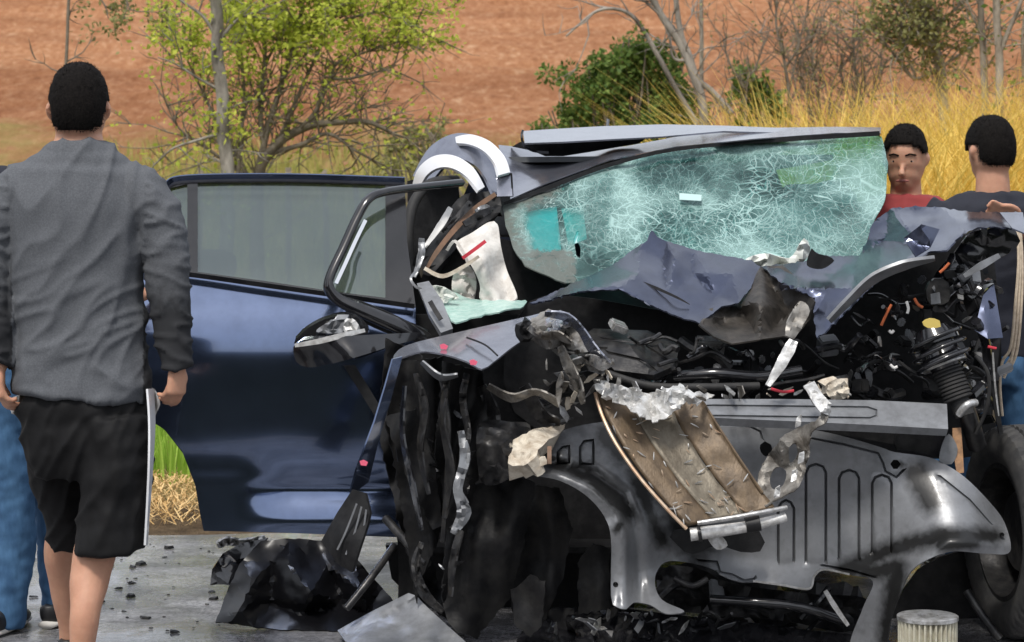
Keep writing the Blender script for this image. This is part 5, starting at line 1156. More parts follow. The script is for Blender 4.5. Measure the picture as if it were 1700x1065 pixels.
# ---- wheels
def wheel(c, yaw, parent):
    W = thing('wheel', c, None, None); attach(W, parent)
    for k in list(W.keys()): del W[k]
    M = Matrix.Translation(c) @ Matrix.Rotation(yaw, 4, 'Z')
    prof = [(-.085, .215), (-.10, .235), (-.107, .27), (-.1, .305), (-.088, .322), (-.07, .330), (-.052, .332), (-.048, .322), (-.042, .322), (-.038, .333), (-.004, .334), (0, .324), (.006, .324), (.01, .334), (.04, .333), (.044, .322), (.05, .322), (.054, .332), (.07, .330), (.088, .322), (.1, .305), (.107, .27), (.1, .235), (.085, .215)]
    nn = 220
    def rf(i, k):
        if 4 <= i <= 18 and prof[i][1] > .328: return -.008 if (k + (1 if i > 10 else 0)) % 4 == 0 else 0
        if i in (3, 4, 18, 19, 20): return -.006 if k % 4 == 0 else 0
        return 0
    bm = bmesh.new(); revolve(bm, prof, M, nn, rf); from_bm('tyre', bm, TYRE, W, True, 30)
    bm = bmesh.new(); revolve(bm, [(-.085, .216), (-.088, .2), (-.06, .19), (.0, .18), (.06, .19), (.088, .2), (.085, .216)], M, 48); 
    revolve(bm, [(.03, .001), (.03, .06), (.05, .07), (.06, .18), (.04, .185), (.02, .07), (.0, .06)], M, 48)
    from_bm('rim', bm, DARKM, W, True, 40)
    bm = bmesh.new(); revolve(bm, [(-.03, .001), (-.03, .12), (-.015, .13), (.0, .13), (0, .05)], M, 40); from_bm('brake_disc', bm, DARKM, W, True, 40)
    return W
wheel(Vector((P(1703, 800, 7.55).x, 7.55, .336)), R(9), CAR)
wheel(Vector((-.24, 10.35, .332)), 0, CAR); wheel(Vector((1.3, 10.35, .332)), 0, CAR)

# ---- low dark mechanicals under the panel
panel('subframe', [(1092, 950), (1112, 938), (1165, 945), (1215, 968), (1340, 985), (1440, 995), (1420, 1050), (1300, 1030), (1180, 1020), (1100, 1005)], 7.62, DARKM, CAR, step=12, thick=.05, crumple=crump(.05, 50, 2))
tube('subframe_arm', [(1180, 995, 7.5), (1260, 1000, 7.46), (1330, 1008, 7.46), (1400, 1030, 7.48)], .016, BLACKG, CAR)
tube('subframe_arm', [(1120, 960, 7.42), (1150, 972, 7.4), (1175, 960, 7.4)], .01, DARKM, CAR)
strip('hanging_bracket', [(1370, 980, 7.4), (1385, 1005, 7.4), (1408, 1038, 7.4)], [7, 9, 6], ALU, CAR, .006)
tube('drag_link', [(1605, 980, 7.45), (1630, 1020, 7.42), (1660, 1060, 7.4)], .013, DARKM, CAR)
panel('far_arch', [(1480, 1080), (1500, 980), (1560, 925), (1670, 920), (1690, 1080)], 7.85, BLACKP, CAR, step=30, thick=.02)
panel('under_tray', [(900, 1020), (1010, 1008), (1120, 1020), (1220, 1030), (1340, 1045), (1430, 1058), (1420, 1090), (900, 1090)], [(900, 1020, 7.6), (1430, 1058, 7.5), (1420, 1090, 7.3), (900, 1090, 7.3)], BLACKG, CAR, step=10, thick=.01, crumple=crump(.05, 24, 5))
shards([(900, 1030), (1010, 1018), (1210, 1015), (1215, 1040), (900, 1050)], 34, 7.3, 7.5, 4, 15, (DARKM, GREYS, ALU, BLACKG))

# =================================================================== LOOSE THINGS ON THE ROAD
BAGM = material('glossy_black_sheet', (.004, .004, .005), .3, 0, 0, spec=.25)
t_ = panel('torn_arch_liner', [(358, 1032), (372, 992), (398, 935), (432, 898), (480, 893), (540, 897), (590, 925), (630, 970), (665, 1010), (640, 1040), (560, 1047), (470, 1045), (420, 1040)],
      lin([(358, 1034, 7.75), (372, 992, 7.85), (398, 935, 7.87), (432, 896, 7.93), (480, 891, 7.95), (540, 895, 7.95), (590, 925, 7.9), (630, 970, 7.95), (668, 1010, 7.8), (640, 1042, 7.66), (560, 1049, 7.62), (470, 1047, 7.64), (420, 1042, 7.66),
           (420, 960, 7.78), (450, 1000, 7.82), (480, 940, 7.8), (520, 985, 7.65), (545, 940, 7.88), (500, 1020, 7.72), (570, 1000, 7.82), (600, 980, 7.7), (455, 930, 7.9), (400, 1010, 7.7), (610, 1020, 7.76), (505, 915, 7.9)]),
      BAGM, None, step=8, thick=.004, smooth=False, sharp=20, crumple=crump(.02, 70, 11), rag=1)
tag(t_, 'crumpled glossy black plastic sheet on the road below the open rear door', 'debris')
t_ = panel('black_plastic_flap', [(349, 970), (352, 945), (370, 918), (400, 902), (445, 892), (430, 905), (402, 935), (388, 970)], [(349, 970, 8.12), (352, 945, 8.15), (445, 892, 8.3), (388, 970, 8.1), (400, 910, 8.2)], BLACKG, None, step=9, thick=.006, smooth=False, crumple=crump(.02, 30, 2))
tag(t_, 'upright black plastic flap at the left end of the crumpled sheet', 'debris')
t_ = panel('grey_trim_panel', [(560, 1046), (610, 1018), (678, 984), (690, 988), (712, 1010), (745, 1040), (790, 1080), (585, 1080)],
           [(560, 1046, 7.5), (678, 984, 7.5), (790, 1080, 7.3), (585, 1080, 7.28), (660, 1030, 7.44)], GREYS, None, step=7, thick=.006, smooth=False,
           emb=lambda x, y: .012 * math.exp(-(segdist(x, y, [(580, 1052), (640, 1022), (690, 996)]) / 4) ** 2) + .01 * math.exp(-(segdist(x, y, [(730, 1075), (752, 1058)]) / 4) ** 2))
tag(t_, 'bent grey body panel lying on the road under the wheel arch', 'body panel')
t_ = strip('bright_metal_scrap', [(362, 904, 8.35), (378, 898, 8.35), (400, 900, 8.35), (440, 892, 8.38)], [10, 14, 10, 6], ALU, None, .01, crumple=crump(.03, 14, 2))
tag(t_, 'small bright scrap of metal poking out under the rear door', 'scrap')
# pleated canister
FB = P(1540, gz(7.02), 7.02); FB.z = .006
FIL = thing('filter_cartridge', FB, 'pale pleated cylindrical filter cartridge standing upright on the road at lower right', 'filter')
PLEAT = material('pleated_filter_paper', (.52, .5, .40), .6, col2=(.4, .37, .28), scale=40)
n_ = 132; hgt = .168
bm = bmesh.new(); rr = []
for z in (0.012, hgt - .012):
    rr.append([bm.verts.new(FB + Vector((math.cos(a) * r, math.sin(a) * r, z))) for a, r in [(2 * math.pi * k / n_, (.078, .086, .086, .078)[k % 4] - (.006 if k % 4 == 0 else 0)) for k in range(n_)]])
for k in range(n_): bm.faces.new((rr[0][k], rr[0][(k + 1) % n_], rr[1][(k + 1) % n_], rr[1][k]))
from_bm('pleats', bm, PLEAT, FIL, False)
for z in (.0, hgt - .014):
    bm = bmesh.new(); M = Matrix.Translation(FB + Vector((0, 0, z))) @ Matrix.Rotation(R(-90), 4, 'Y')
    revolve(bm, [(0, .03), (0, .086), (.002, .089), (.012, .089), (.014, .086), (.014, .03), (0, .03)], M, 48); from_bm('end_cap', bm, ALU, FIL, True, 40)
# small fragments scattered over the tarmac
rng = random.Random(17)
FR = [BLACKP, BLACKP, DARKM]
for i in range(90):
    if i < 72: px, dd = rng.uniform(20, 365), rng.uniform(7.6, 9.5)
    else: px, dd = rng.uniform(700, 1500), rng.uniform(7.55, 7.9)
    if 60 < px < 200 and dd < 7.7: dd += 1
    s = .005 + .024 * rng.random() ** 3; bm = bmesh.new(); k = rng.randint(4, 6); c = P(px, gz(dd), dd); c.z = .008
    ring = [(math.cos(6.283 * j / k + rng.uniform(-.3, .3)) * s * rng.uniform(.5, 1.3), math.sin(6.283 * j / k) * s * rng.uniform(.4, 1)) for j in range(k)]
    lo = [bm.verts.new((c.x + a, c.y + b, c.z)) for a, b in ring]; hi = [bm.verts.new((c.x + a * .8, c.y + b * .8, c.z + s * rng.uniform(.15, .5))) for a, b in ring]
    bm.faces.new(lo[::-1]); bm.faces.new(hi)
    for j in range(k): bm.faces.new((lo[j], lo[(j + 1) % k], hi[(j + 1) % k], hi[j]))
    tag(from_bm('debris_fragment', bm, FR[i % 3], None, False), 'tiny dark fragment of broken plastic lying on the wet road', 'debris', 'small fragments scattered on the road')

# =================================================================== PEOPLE
SKIN = material('skin', (.54, .29, .19), .55, 0, 0, col2=(.46, .235, .15), scale=14, bump=.0006, bscale=120, sub=.15)
HAIR = material('black_hair', (.005, .0042, .004), .85, col2=(.012, .010, .009), scale=160, bump=.002, bscale=400, spec=.12)
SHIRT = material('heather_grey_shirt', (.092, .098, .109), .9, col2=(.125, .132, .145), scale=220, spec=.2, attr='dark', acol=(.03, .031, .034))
SHORTS = material('black_shorts', (.005, .005, .0055), .75, col2=(.008, .008, .009), scale=30, spec=.25)
JEANS = material('blue_jeans', (.028, .085, .18), .85, col2=(.06, .15, .28), scale=18, bump=.003, bscale=25, stretch=(1, 1, .35))
NAVY = material('dark_navy_top', (.012, .014, .024), .85, bump=.003, bscale=20)
REDS = material('dark_red_shirt', (.24, .03, .03), .85, bump=.003, bscale=20)
SHOE = material('black_shoe', (.012, .012, .013), .5); SOLE = material('shoe_sole', (.5, .48, .45), .7)
EYEW = material('eye', (.45, .42, .4), .4); EYED = material('iris', (.02, .012, .008), .2); LIP = material('lips', (.36, .13, .11), .5)

def blob(name, chains, mat, parent, voxel=.008, smooth=6, wrinkle=None, attrs=None, n=18):
    """union of tapering lofts, fused to one continuous surface.  chain = ([(Vector, rx, ry)...], side)"""
    bm = bmesh.new()
    for pts, side_ in chains:
        cs = smooth3([p[0] for p in pts], 5); m = len(cs); rad = []
        for i in range(m):
            t = i / (m - 1) * (len(pts) - 1); a = min(int(t), len(pts) - 2); f = t - a; f = f * f * (3 - 2 * f)
            rad.append((pts[a][1] + (pts[a + 1][1] - pts[a][1]) * f, pts[a][2] + (pts[a + 1][2] - pts[a][2]) * f))
        tube_bm(bm, cs, rad, n, True, 1, side_)
    bmesh.ops.recalc_face_normals(bm, faces=bm.faces)
    me = bpy.data.meshes.new('tmp'); bm.to_mesh(me); bm.free()
    o = bpy.data.objects.new('tmp', me); COL.objects.link(o)
    md = o.modifiers.new('r', 'REMESH'); md.mode = 'VOXEL'; md.voxel_size = voxel
    sm = o.modifiers.new('s', 'SMOOTH'); sm.factor = .5; sm.iterations = smooth
    dg = bpy.context.evaluated_depsgraph_get(); ev = o.evaluated_get(dg); res = bpy.data.meshes.new_from_object(ev)
    bpy.data.objects.remove(o); res.name = name
    if wrinkle:
        nr = [v.normal.copy() for v in res.vertices]
        for v, q in zip(res.vertices, nr): v.co = v.co + q * wrinkle(v.co)
    for nm, fn in (attrs or {}).items():
        a = res.attributes.new(nm, 'FLOAT', 'POINT'); a.data.foreach_set('value', [fn(v.co) for v in res.vertices])
    res.materials.clear()
    return link(name, res, mat, parent, True)
def px_of(v): return v.x / v.y * FPX + 850, YH - (v.z - HC) / v.y * FPX

X = Vector((1, 0, 0)); Y_ = Vector((0, 1, 0)); Z_ = Vector((0, 0, 1))
def head_chains(c, face, s=1.0):
    """c = centre of skull; face = unit vector the face points to"""
    f = face.normalized(); sd = Z_.cross(f).normalized()
    return [([(c + Z_ * .115 * s, .02 * s, .02 * s), (c + Z_ * .105 * s, .05 * s, .06 * s), (c + Z_ * .07 * s, .07 * s, .088 * s), (c + Z_ * .02 * s, .077 * s, .098 * s), (c - Z_ * .03 * s + f * .004 * s, .074 * s, .092 * s), (c - Z_ * .075 * s + f * .018 * s, .06 * s, .07 * s), (c - Z_ * .11 * s + f * .035 * s, .036 * s, .042 * s), (c - Z_ * .122 * s + f * .045 * s, .015 * s, .02 * s)], sd),
            ([(c - Z_ * .02 * s + f * .088 * s, .007 * s, .007 * s), (c - Z_ * .035 * s + f * .105 * s, .011 * s, .010 * s), (c - Z_ * .048 * s + f * .112 * s, .015 * s, .011 * s), (c - Z_ * .054 * s + f * .098 * s, .012 * s, .008 * s)], sd),
            ] + [([(c + sd * k * .072 * s + Z_ * .022 * s - f * .012 * s, .006 * s, .016 * s), (c + sd * k * .083 * s - f * .015 * s, .007 * s, .020 * s), (c + sd * k * .076 * s - Z_ * .028 * s - f * .008 * s, .006 * s, .01 * s)], sd) for k in (-1, 1)]
def hair_cap(c, face, parent, s=1.0, low=-.05, front=.05):
    """close-cropped hair: a shell following the skull plus thousands of short strands"""
    f = face.normalized(); sd = Z_.cross(f).normalized(); rg = random.Random(5)
    def surf(p):
        q = Vector((math.copysign(abs(p.x) ** .85, p.x) * .0825, math.copysign(abs(p.y) ** .85, p.y) * .107, p.z * .118)) * s
        return c + sd * q.x + f * (q.y + .003) + Z_ * (q.z + .011 * s)
    def keep(v):
        q = v - c; yf = q.dot(f); xx = abs(q.dot(sd))
        lim = low if yf < 0 else low + (yf / .1) * (front - low) * 1.15
        if yf < 0: lim += .55 * max(0, xx / s - .045) ** 1.0                     # nape tapers towards the middle
        if xx > .058 * s and -.045 < yf < .03: lim = max(lim, .018)              # cut round the ears
        return q.z > lim * s + .006 * noise.noise(q * 70)
    bm = bmesh.new(); bmesh.ops.create_uvsphere(bm, u_segments=48, v_segments=34, radius=1)
    kill = []
    for v in bm.verts:
        p = v.co.copy(); v.co = surf(p) + (sd * p.x + f * p.y + Z_ * p.z) * (noise.noise(p * 7) * .004)
        if not keep(v.co): kill.append(v)
    bmesh.ops.delete(bm, geom=kill, context='VERTS')
    o = from_bm('hair', bm, HAIR, parent, True)
    md = o.modifiers.new('thickness', 'SOLIDIFY'); md.thickness = .01; md.offset = -1
    vs = []; fs = []
    for _ in range(9000):
        p = Vector((rg.gauss(0, 1), rg.gauss(0, 1), rg.gauss(0, 1))).normalized(); v = surf(p)
        if not keep(v): continue
        nrm = (sd * p.x + f * p.y + Z_ * p.z).normalized()
        dv = (nrm * .3 - Z_ * .8 * (1 - abs(p.z)) + f * .35 * max(0, p.z) + Vector((rg.gauss(0, .3), rg.gauss(0, .3), rg.gauss(0, .3)))).normalized() * rg.uniform(.006, .011)
        w_ = dv.cross(nrm)
        if w_.length < 1e-6: continue
        w_ = w_.normalized() * .0011; i = len(vs); v = v - nrm * .002
        vs += [tuple(v - w_), tuple(v + w_), tuple(v + dv)]; fs.append((i, i + 1, i + 2))
    me = bpy.data.meshes.new('hair_strands'); me.from_pydata(vs, [], fs); link('hair_strands', me, HAIR, o, False)
    return o
def face_parts(c, face, parent, s=1.0):
    f = face.normalized(); sd = Z_.cross(f).normalized()
    for k in (-1, 1):
        for nm, rr_, off, m_ in (('eye', .0115, .0725, EYEW), ('iris', .0065, .0795, EYED)):
            bm = bmesh.new(); bmesh.ops.create_uvsphere(bm, u_segments=12, v_segments=8, radius=rr_ * s); bmesh.ops.translate(bm, vec=c + sd * k * .031 * s + f * off * s - Z_ * .004, verts=bm.verts); from_bm(nm, bm, m_, parent)
        bm = bmesh.new(); tube_bm(bm, [c + sd * k * .012 * s + f * .096 * s + Z_ * .018 * s, c + sd * k * .03 * s + f * .095 * s + Z_ * .024 * s, c + sd * k * .05 * s + f * .078 * s + Z_ * .018 * s], .0032 * s, 6); from_bm('eyebrow', bm, HAIR, parent)
    bm = bmesh.new(); tube_bm(bm, [c - sd * .024 * s + f * .083 * s - Z_ * .077 * s, c + f * .092 * s - Z_ * .075 * s, c + sd * .024 * s + f * .083 * s - Z_ * .077 * s], [.003, .0075, .003], 7); from_bm('mouth', bm, LIP, parent)
def hand_chains(w_, dirv, palm_n, side_s, curl=.9, s=1.0):
    """wrist point, direction to the fingers, palm normal, thumb side sign"""
    d = dirv.normalized(); n_ = palm_n.normalized(); sd = d.cross(n_).normalized() * side_s
    ch = [([(w_ - d * .03, .028 * s, .021 * s), (w_, .028 * s, .02 * s), (w_ + d * .04 * s, .040 * s, .018 * s), (w_ + d * .085 * s, .041 * s, .016 * s), (w_ + d * .095 * s, .034 * s, .012 * s)], sd)]
    for i, L in enumerate((.072, .08, .075, .06)):
        b = w_ + d * (.085 - .004 * i) * s + sd * (.030 - .02 * i) * s; p = [(b - d * .015, .0095 * s, .0095 * s)]
        a = .15; q = b.copy()
        for k, fr in enumerate((.45, .32, .23)):
            a += curl * (.5 + .08 * i); dv = d * math.cos(a) + n_ * math.sin(a); q = q + dv * L * fr * s; p.append((q.copy(), (.0092 - .001 * k) * s, (.0092 - .001 * k) * s))
        ch.append((p, sd))
    b = w_ + d * .022 * s + sd * .03 * s
    ch.append(([(b - sd * .012, .013 * s, .013 * s), (b + sd * .014 * s + d * .022 * s + n_ * .008, .0115 * s, .0115 * s), (b + sd * .018 * s + d * .048 * s + n_ * .02, .010 * s, .010 * s), (b + sd * .008 * s + d * .068 * s + n_ * .032, .008 * s, .008 * s)], sd))
    return ch

# ---- man walking away, grey long-sleeved shirt
D0 = 6.8
def q_(x, y, dd=0): return P(x, y, D0 + dd)
MAN = thing('person', Vector((P(140, 0, D0).x, D0, 0)), 'person in grey long-sleeved shirt and black shorts walking away at left', 'person')
hc = q_(131, 180, .04); fc = Vector((-.1, 1, 0))
body = head_chains(hc, fc, 1.02)
body += [([(q_(131, 200, .06), .062, .064), (q_(131, 228, .04), .067, .066), (q_(131, 250, .03), .085, .07), (q_(132, 285, .03), .1, .07)], X),
         ([(q_(132, 275, .03), .10, .06), (q_(130, 320, .03), .17, .09), (q_(128, 450, .03), .16, .1), (q_(132, 560, .03), .15, .095), (q_(138, 660, .03), .16, .1), (q_(140, 730, .03), .15, .1)], X),
         ([(q_(225, 310), .05, .05), (q_(268, 370), .048, .048), (q_(280, 450), .042, .042), (q_(292, 520, -.02), .038, .038), (q_(295, 608, -.04), .026, .03)], X),
         ([(q_(35, 310), .05, .05), (q_(0, 370), .048, .048), (q_(-12, 450), .042, .042), (q_(-8, 530, -.02), .038, .038), (q_(-2, 612, -.04), .026, .03)], X),
         ([(q_(180, 720, .02), .085, .09), (q_(178, 800, 0), .075, .08), (q_(172, 862, -.01), .056, .058), (q_(158, 915, -.03), .061, .062), (q_(149, 960, -.05), .056, .058), (q_(141, 1020, -.1), .042, .046), (q_(136, 1085, -.1), .034, .04), (q_(135, 1135, -.1), .038, .048)], X),
         ([(q_(98, 720, .04), .085, .09), (q_(103, 800, .12), .075, .08), (q_(110, 870, .26), .054, .056), (q_(103, 915, .3), .054, .058), (q_(107, 975, .34), .043, .046), (q_(116, 1040, .38), .033, .037), (q_(118, 1085, .4), .036, .045)], X)]
body += hand_chains(q_(295, 604, -.04), Vector((-.04, -.02, -1)), Vector((-.75, .5, 0)), 1, .85, .92)
body += hand_chains(q_(-2, 610, -.04), Vector((.04, -.02, -1)), Vector((.9, .3, 0)), -1, .8, .92)
blob('body', body, SKIN, MAN, .0055, 3)
hair_cap(hc, fc, MAN, 1.03, -.062, .075)
def wr_shirt(v):
    x, y = px_of(v)
    lo = min(1, max(0, (y - 380) / 200))
    fold1 = 1 - abs(noise.noise((x / 46 + y / 130, y / 150 - x / 260, 2))) * 2.2          # long soft vertical folds
    fold2 = 1 - abs(noise.noise((x / 150 - y / 120, y / 34 + x / 75, 5))) * 2.4           # diagonal drag folds at the waist
    fold3 = noise.noise((x / 60, y / 60, v.y * 3))
    if x > 240 or x < 15: return .009 * max(0, 1 - abs(noise.noise((x / 70 + y / 50, y / 26 - x / 60, 8))) * 2.4) ** 2 + .003 * fold3 - .002
    return .010 * max(0, fold1) ** 2 * (1 - .4 * lo) + .011 * max(0, fold2) ** 2 * lo + .003 * fold3
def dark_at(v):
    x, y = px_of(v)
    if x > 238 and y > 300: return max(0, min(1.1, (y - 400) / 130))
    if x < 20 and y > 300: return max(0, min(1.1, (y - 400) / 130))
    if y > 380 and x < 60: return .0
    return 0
shirt = [([(q_(131, 233, .03), .078, .074), (q_(131, 248, .03), .105, .085), (q_(131, 266, .03), .145, .095), (q_(130, 292, .03), .192, .115), (q_(127, 350, .02), .205, .13), (q_(126, 450, .02), .190, .13), (q_(133, 560, .02), .187, .125), (q_(138, 640, .02), .196, .14), (q_(138, 655, .02), .196, .142)], X),
         ([(q_(190, 292, .03), .05, .06), (q_(230, 318, .02), .074, .078), (q_(262, 360, .01), .071, .075), (q_(276, 430, 0), .062, .066), (q_(282, 500, -.02), .060, .062), (q_(287, 560, -.03), .054, .056), (q_(293, 600, -.04), .043, .045), (q_(294, 611, -.04), .041, .043)], X),
         ([(q_(70, 292, .03), .05, .06), (q_(31, 318, .02), .074, .078), (q_(0, 360, .01), .071, .075), (q_(-14, 430, 0), .062, .066), (q_(-12, 500, -.02), .058, .062), (q_(-6, 560, -.03), .052, .056), (q_(-3, 606, -.04), .042, .045)], X)]
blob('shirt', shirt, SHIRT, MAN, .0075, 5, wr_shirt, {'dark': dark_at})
def wr_sh(v):
    x, y = px_of(v); return .010 * max(0, 1 - abs(noise.noise((x / 40 + y / 90, y / 120, 7))) * 2.3) ** 2 + .005 * noise.noise((x / 50 + y / 40, y / 30, 3)) + .003 * math.sin((x - y * .4) / 10 + 3 * noise.noise((x / 60, y / 60, 2)))
shorts = [([(q_(138, 636, .02), .178, .12), (q_(140, 680, .02), .186, .13), (q_(142, 740, .03), .18, .135), (q_(142, 780, .04), .15, .12)], X),
          ([(q_(188, 700, .0), .1, .12), (q_(192, 780, -.02), .1, .115), (q_(188, 840, -.02), .098, .11), (q_(184, 895, -.03), .096, .112), (q_(184, 910, -.03), .096, .112)], X),
          ([(q_(95, 700, .04), .1, .12), (q_(102, 780, .1), .088, .11), (q_(112, 840, .16), .074, .1), (q_(118, 892, .2), .062, .09)], X)]
blob('shorts', shorts, SHORTS, MAN, .0075, 4, wr_sh)
strip('side_stripe', [(249, 645, 6.76), (252, 700, 6.74), (250, 770, 6.72), (246, 840, 6.72), (242, 905, 6.72)], [10, 9, 6, 4, 3], WHITEP, MAN, .006, tilt=-.05)
panel('white_cloth', [(246, 642), (256, 645), (262, 672), (258, 690), (248, 702), (244, 680)], 6.86, CLOTHW, MAN, step=7, thick=.01, crumple=crump(.02, 14, 2))
panel('white_cloth', [(32, 655), (22, 662), (15, 672), (22, 682), (34, 688), (38, 670)], 6.9, CLOTHW, MAN, step=7, thick=.01, crumple=crump(.02, 14, 4))
def shoe(p, dirv, parent, s=1.):
    d = dirv.normalized()
    o = blob('shoe', [([(p - d * .06 + Z_ * .07, .035, .04), (p - d * .055 + Z_ * .045, .036, .045), (p + d * .03 + Z_ * .045, .042, .042), (p + d * .12 + Z_ * .035, .045, .03), (p + d * .19 + Z_ * .028, .03, .02)], Z_.cross(d))], SHOE, parent, .008, 4)
    bm = bmesh.new(); tube_bm(bm, [p - d * .1 + Z_ * .014, p + Z_ * .014, p + d * .1 + Z_ * .014, p + d * .2 + Z_ * .014], [(.03, .012), (.042, .014), (.047, .014), (.025, .012)], 12, True, 1, Z_.cross(d)); from_bm('sole', bm, SOLE, o)
shoe(Vector((P(135, 0, D0 - .1).x, D0 - .09, 0.006)), Vector((-.1, 1, 0)), MAN)
shoe(Vector((P(119, 0, D0 + .4).x, D0 + .41, 0.006)), Vector((0, 1, 0)), MAN)

# ---- person in jeans behind him, at the frame's edge
DJ = 7.62
def j_(x, y, dd=0): return P(x, y, DJ + dd)
JP = thing('person', Vector((j_(30, 0).x, DJ, 0)), 'person in blue jeans and dark navy top mostly hidden behind the man in grey', 'person')
hj = j_(-62, 205); fj = Vector((.55, 1, 0))
bj = head_chains(hj, fj) + [([(hj - Z_ * .06, .055, .06), (hj - Z_ * .14, .06, .06), (j_(-45, 310), .1, .08)], X),
     ([(j_(-45, 300), .1, .07), (j_(-40, 340), .16, .09), (j_(-25, 450), .15, .1), (j_(0, 560), .15, .1), (j_(10, 620), .15, .1)], X),
     ([(j_(20, 330), .05, .05), (j_(70, 420, .05), .045, .045), (j_(120, 480, .1), .04, .04), (j_(200, 490, .2), .034, .034), (j_(236, 488, .26), .027, .03)], Y_),
     ([(j_(-110, 330), .05, .05), (j_(-120, 430), .045, .045), (j_(-110, 540), .034, .034), (j_(-100, 590), .027, .03)], X),
     ([(j_(-15, 600), .085, .085), (j_(10, 750), .07, .07), (j_(14, 850), .052, .052), (j_(8, 1000), .036, .038), (j_(5, 1040), .036, .04)], X),
     ([(j_(40, 600, .05), .085, .085), (j_(80, 750, .12), .07, .07), (j_(92, 850, .15), .052, .052), (j_(98, 980, .15), .036, .038), (j_(98, 1020, .15), .036, .04)], X)]
bj += hand_chains(j_(236, 488, .26), Vector((1, .3, .1)), Vector((0, .3, -1)), 1, .7, .95)
blob('body', bj, SKIN, JP, .007, 3); hair_cap(hj, fj, JP)
face_parts(hj, fj, JP)
wj = lambda v: .010 * noise.noise((v.x * 16, v.y * 12, v.z * 9)) + .005 * noise.noise((v.x * 30, v.y * 20, v.z * 34))
blob('top', [([(j_(-50, 280), .08, .075), (j_(-46, 305), .17, .1), (j_(-40, 345), .2, .13), (j_(-28, 450), .18, .13), (j_(-6, 545), .18, .13), (j_(4, 585), .178, .13)], X),
             ([(j_(0, 320), .08, .08), (j_(50, 390, .03), .065, .065), (j_(110, 470, .1), .058, .058), (j_(170, 488, .17), .05, .05), (j_(205, 490, .21), .042, .042)], Y_),
             ([(j_(-95, 320), .08, .08), (j_(-118, 400), .065, .065), (j_(-118, 500), .055, .055), (j_(-106, 570), .042, .042)], X)], NAVY, JP, .01, 4, wj)
blob('jeans', [([(j_(4, 565), .17, .12), (j_(10, 620), .175, .13), (j_(20, 690, .04), .16, .13)], X),
               ([(j_(-12, 640), .1, .11), (j_(14, 750), .088, .095), (j_(24, 850), .070, .075), (j_(20, 930), .062, .068), (j_(12, 1000), .06, .064), (j_(8, 1040), .058, .062)], X),
               ([(j_(40, 640, .05), .1, .11), (j_(76, 750, .12), .086, .09), (j_(90, 850, .15), .068, .07), (j_(94, 930, .15), .056, .06), (j_(97, 1012, .15), .052, .055), (j_(98, 1026, .15), .05, .053)], X)], JEANS, JP, .009, 4, wj)
shoe(Vector((j_(2, 0).x, DJ - .02, .006)), Vector((.2, 1, 0)), JP); shoe(Vector((j_(98, 0, .15).x, DJ + .14, .006)), Vector((.2, 1, 0)), JP)

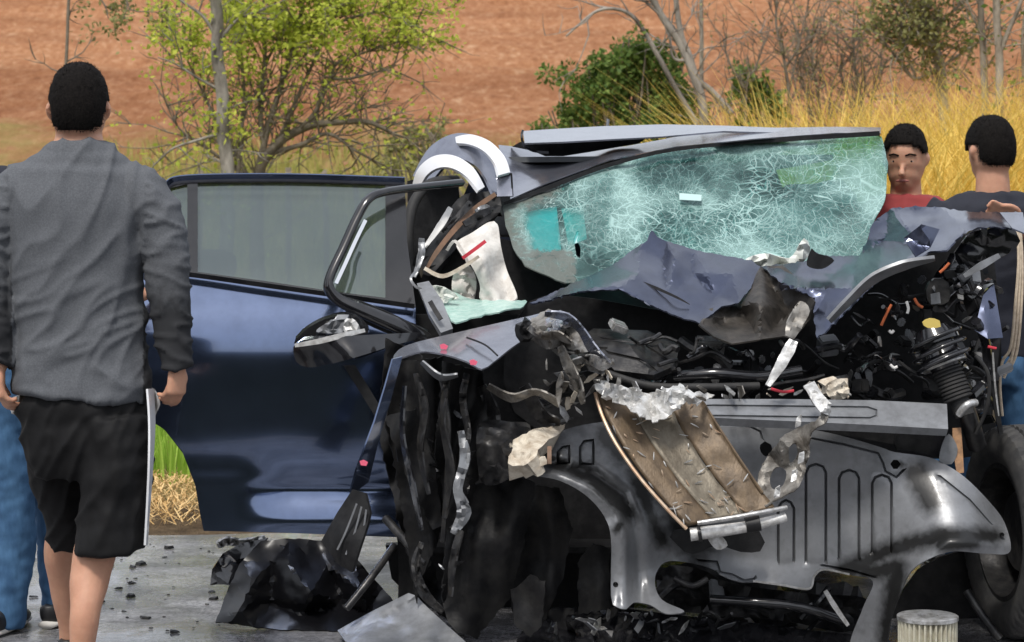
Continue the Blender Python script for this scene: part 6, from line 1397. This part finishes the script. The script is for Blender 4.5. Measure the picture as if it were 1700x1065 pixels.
# ---- two people on the far side of the wreck
def bystander(name_label, cx, d, head_y, face, top_mat, sh_y, seed, arm_hand=None, hs=1.0):
    def b_(x, y, dd=0): return P(x, y, d + dd)
    o = thing('person', Vector((b_(cx, 0).x, d, 0)), name_label, 'person')
    h = b_(cx, head_y); k = FPX / d; g0 = gz(d)
    sc_ = (h.z + .12) / 1.72
    zz = lambda f: Vector((h.x, d, (h.z + .12) * f))
    ch = head_chains(h, face, hs) + [([(h - Z_ * .06 - face * .01, .055, .06), (h - Z_ * .15 - face * .015, .06, .06), (zz(.80), .11, .08)], X),
          ([(zz(.815), .12, .07), (zz(.78), .17, .09), (zz(.66), .15, .1), (zz(.56), .15, .1), (zz(.5), .15, .1)], X)]
    legs = []
    for s in (-1, 1):
        ch.append(([(zz(.5) + X * s * .09, .085, .085), (zz(.3) + X * s * .1, .056, .056), (zz(.05) + X * s * .1, .036, .04)], X))
        legs.append(([(zz(.52) + X * s * .08, .1, .11), (zz(.3) + X * s * .1, .075, .08), (zz(.06) + X * s * .1, .06, .065)], X))
    sleeves = []
    for s in (-1, 1):
        sh = zz(.80) + X * s * .19
        if arm_hand and s == arm_hand[0]:
            hd = arm_hand[1]; el = (sh + hd) / 2 + Vector((s * .06, -.05, -.10))
        else:
            hd = zz(.47) + X * s * .26 - Y_ * .05; el = zz(.63) + X * s * .25
        fd = (hd - el).normalized()
        ch.append(([(sh, .05, .05), (el, .04, .04), (hd, .027, .028)], Y_))
        ch.extend(hand_chains(hd, fd, Vector((-s * .6, -.6, .2)), s, .95))
        sleeves.append(([(sh - X * s * .05, .075, .08), (sh + (el - sh) * .3, .07, .072), (el, .058, .058), (el + (hd - el) * (.75 if arm_hand else .15), .047, .047)], Y_))
    blob('body', ch, SKIN, o, .007, 3); hair_cap(h, face, o, hs, -.055 if face.y > 0 else -.02, .045)
    if face.y < 0: face_parts(h, face, o, hs)
    blob('shirt', [([(zz(.842), .08, .075), (zz(.83), .14, .09), (zz(.80), .2, .115), (zz(.72), .2, .13), (zz(.6), .18, .13), (zz(.5), .185, .13)], X)] + sleeves, top_mat, o, .01, 4, wj)
    blob('jeans', [([(zz(.53), .17, .12), (zz(.49), .175, .13), (zz(.44), .15, .12)], X)] + legs, JEANS, o, .011, 4, wj)
    for s in (-1, 1): shoe(Vector((h.x + s * .1, d, .006)), Vector((0, 1 if face.y > 0 else -1, 0)), o)
    return o
bystander('person in dark red shirt standing behind the shattered windscreen, facing the camera', 1503, 9.0, 262, Vector((-.3, -1, -.1)), REDS, 330, 1)
bystander('black-haired person in dark navy top beside the front wheel, seen from behind', 1645, 8.3, 250, Vector((-.25, 1, 0)), NAVY, 320, 2, (1, P(1692, 376, 8.05)), .96)
# cord hanging from the hand
ROPE = material('cream_cord', (.62, .52, .40), .85, col2=(.45, .36, .26), scale=60, bump=.002)
CORD = thing('cord', P(1690, 560, 8.0), 'frayed cream cord hanging beside the dark navy top at the right edge', 'cord')
for i, off in enumerate((0, 5, 10, 3)):
    tube('strand', [(1688 + off * .5, 372, 7.98), (1691 + off * .6, 430, 7.96 + .005 * i), (1686 + off, 500, 7.95 + .006 * i), (1678 + off, 575 + 4 * i, 7.95), (1664 + off * .8, 600 + 9 * i, 7.96), (1660 + off * .7, 640 + 10 * i, 7.97), (1664 + off * .6, 690, 7.98)][:(7 if i == 0 else 5)], .005, ROPE, CORD, 7)
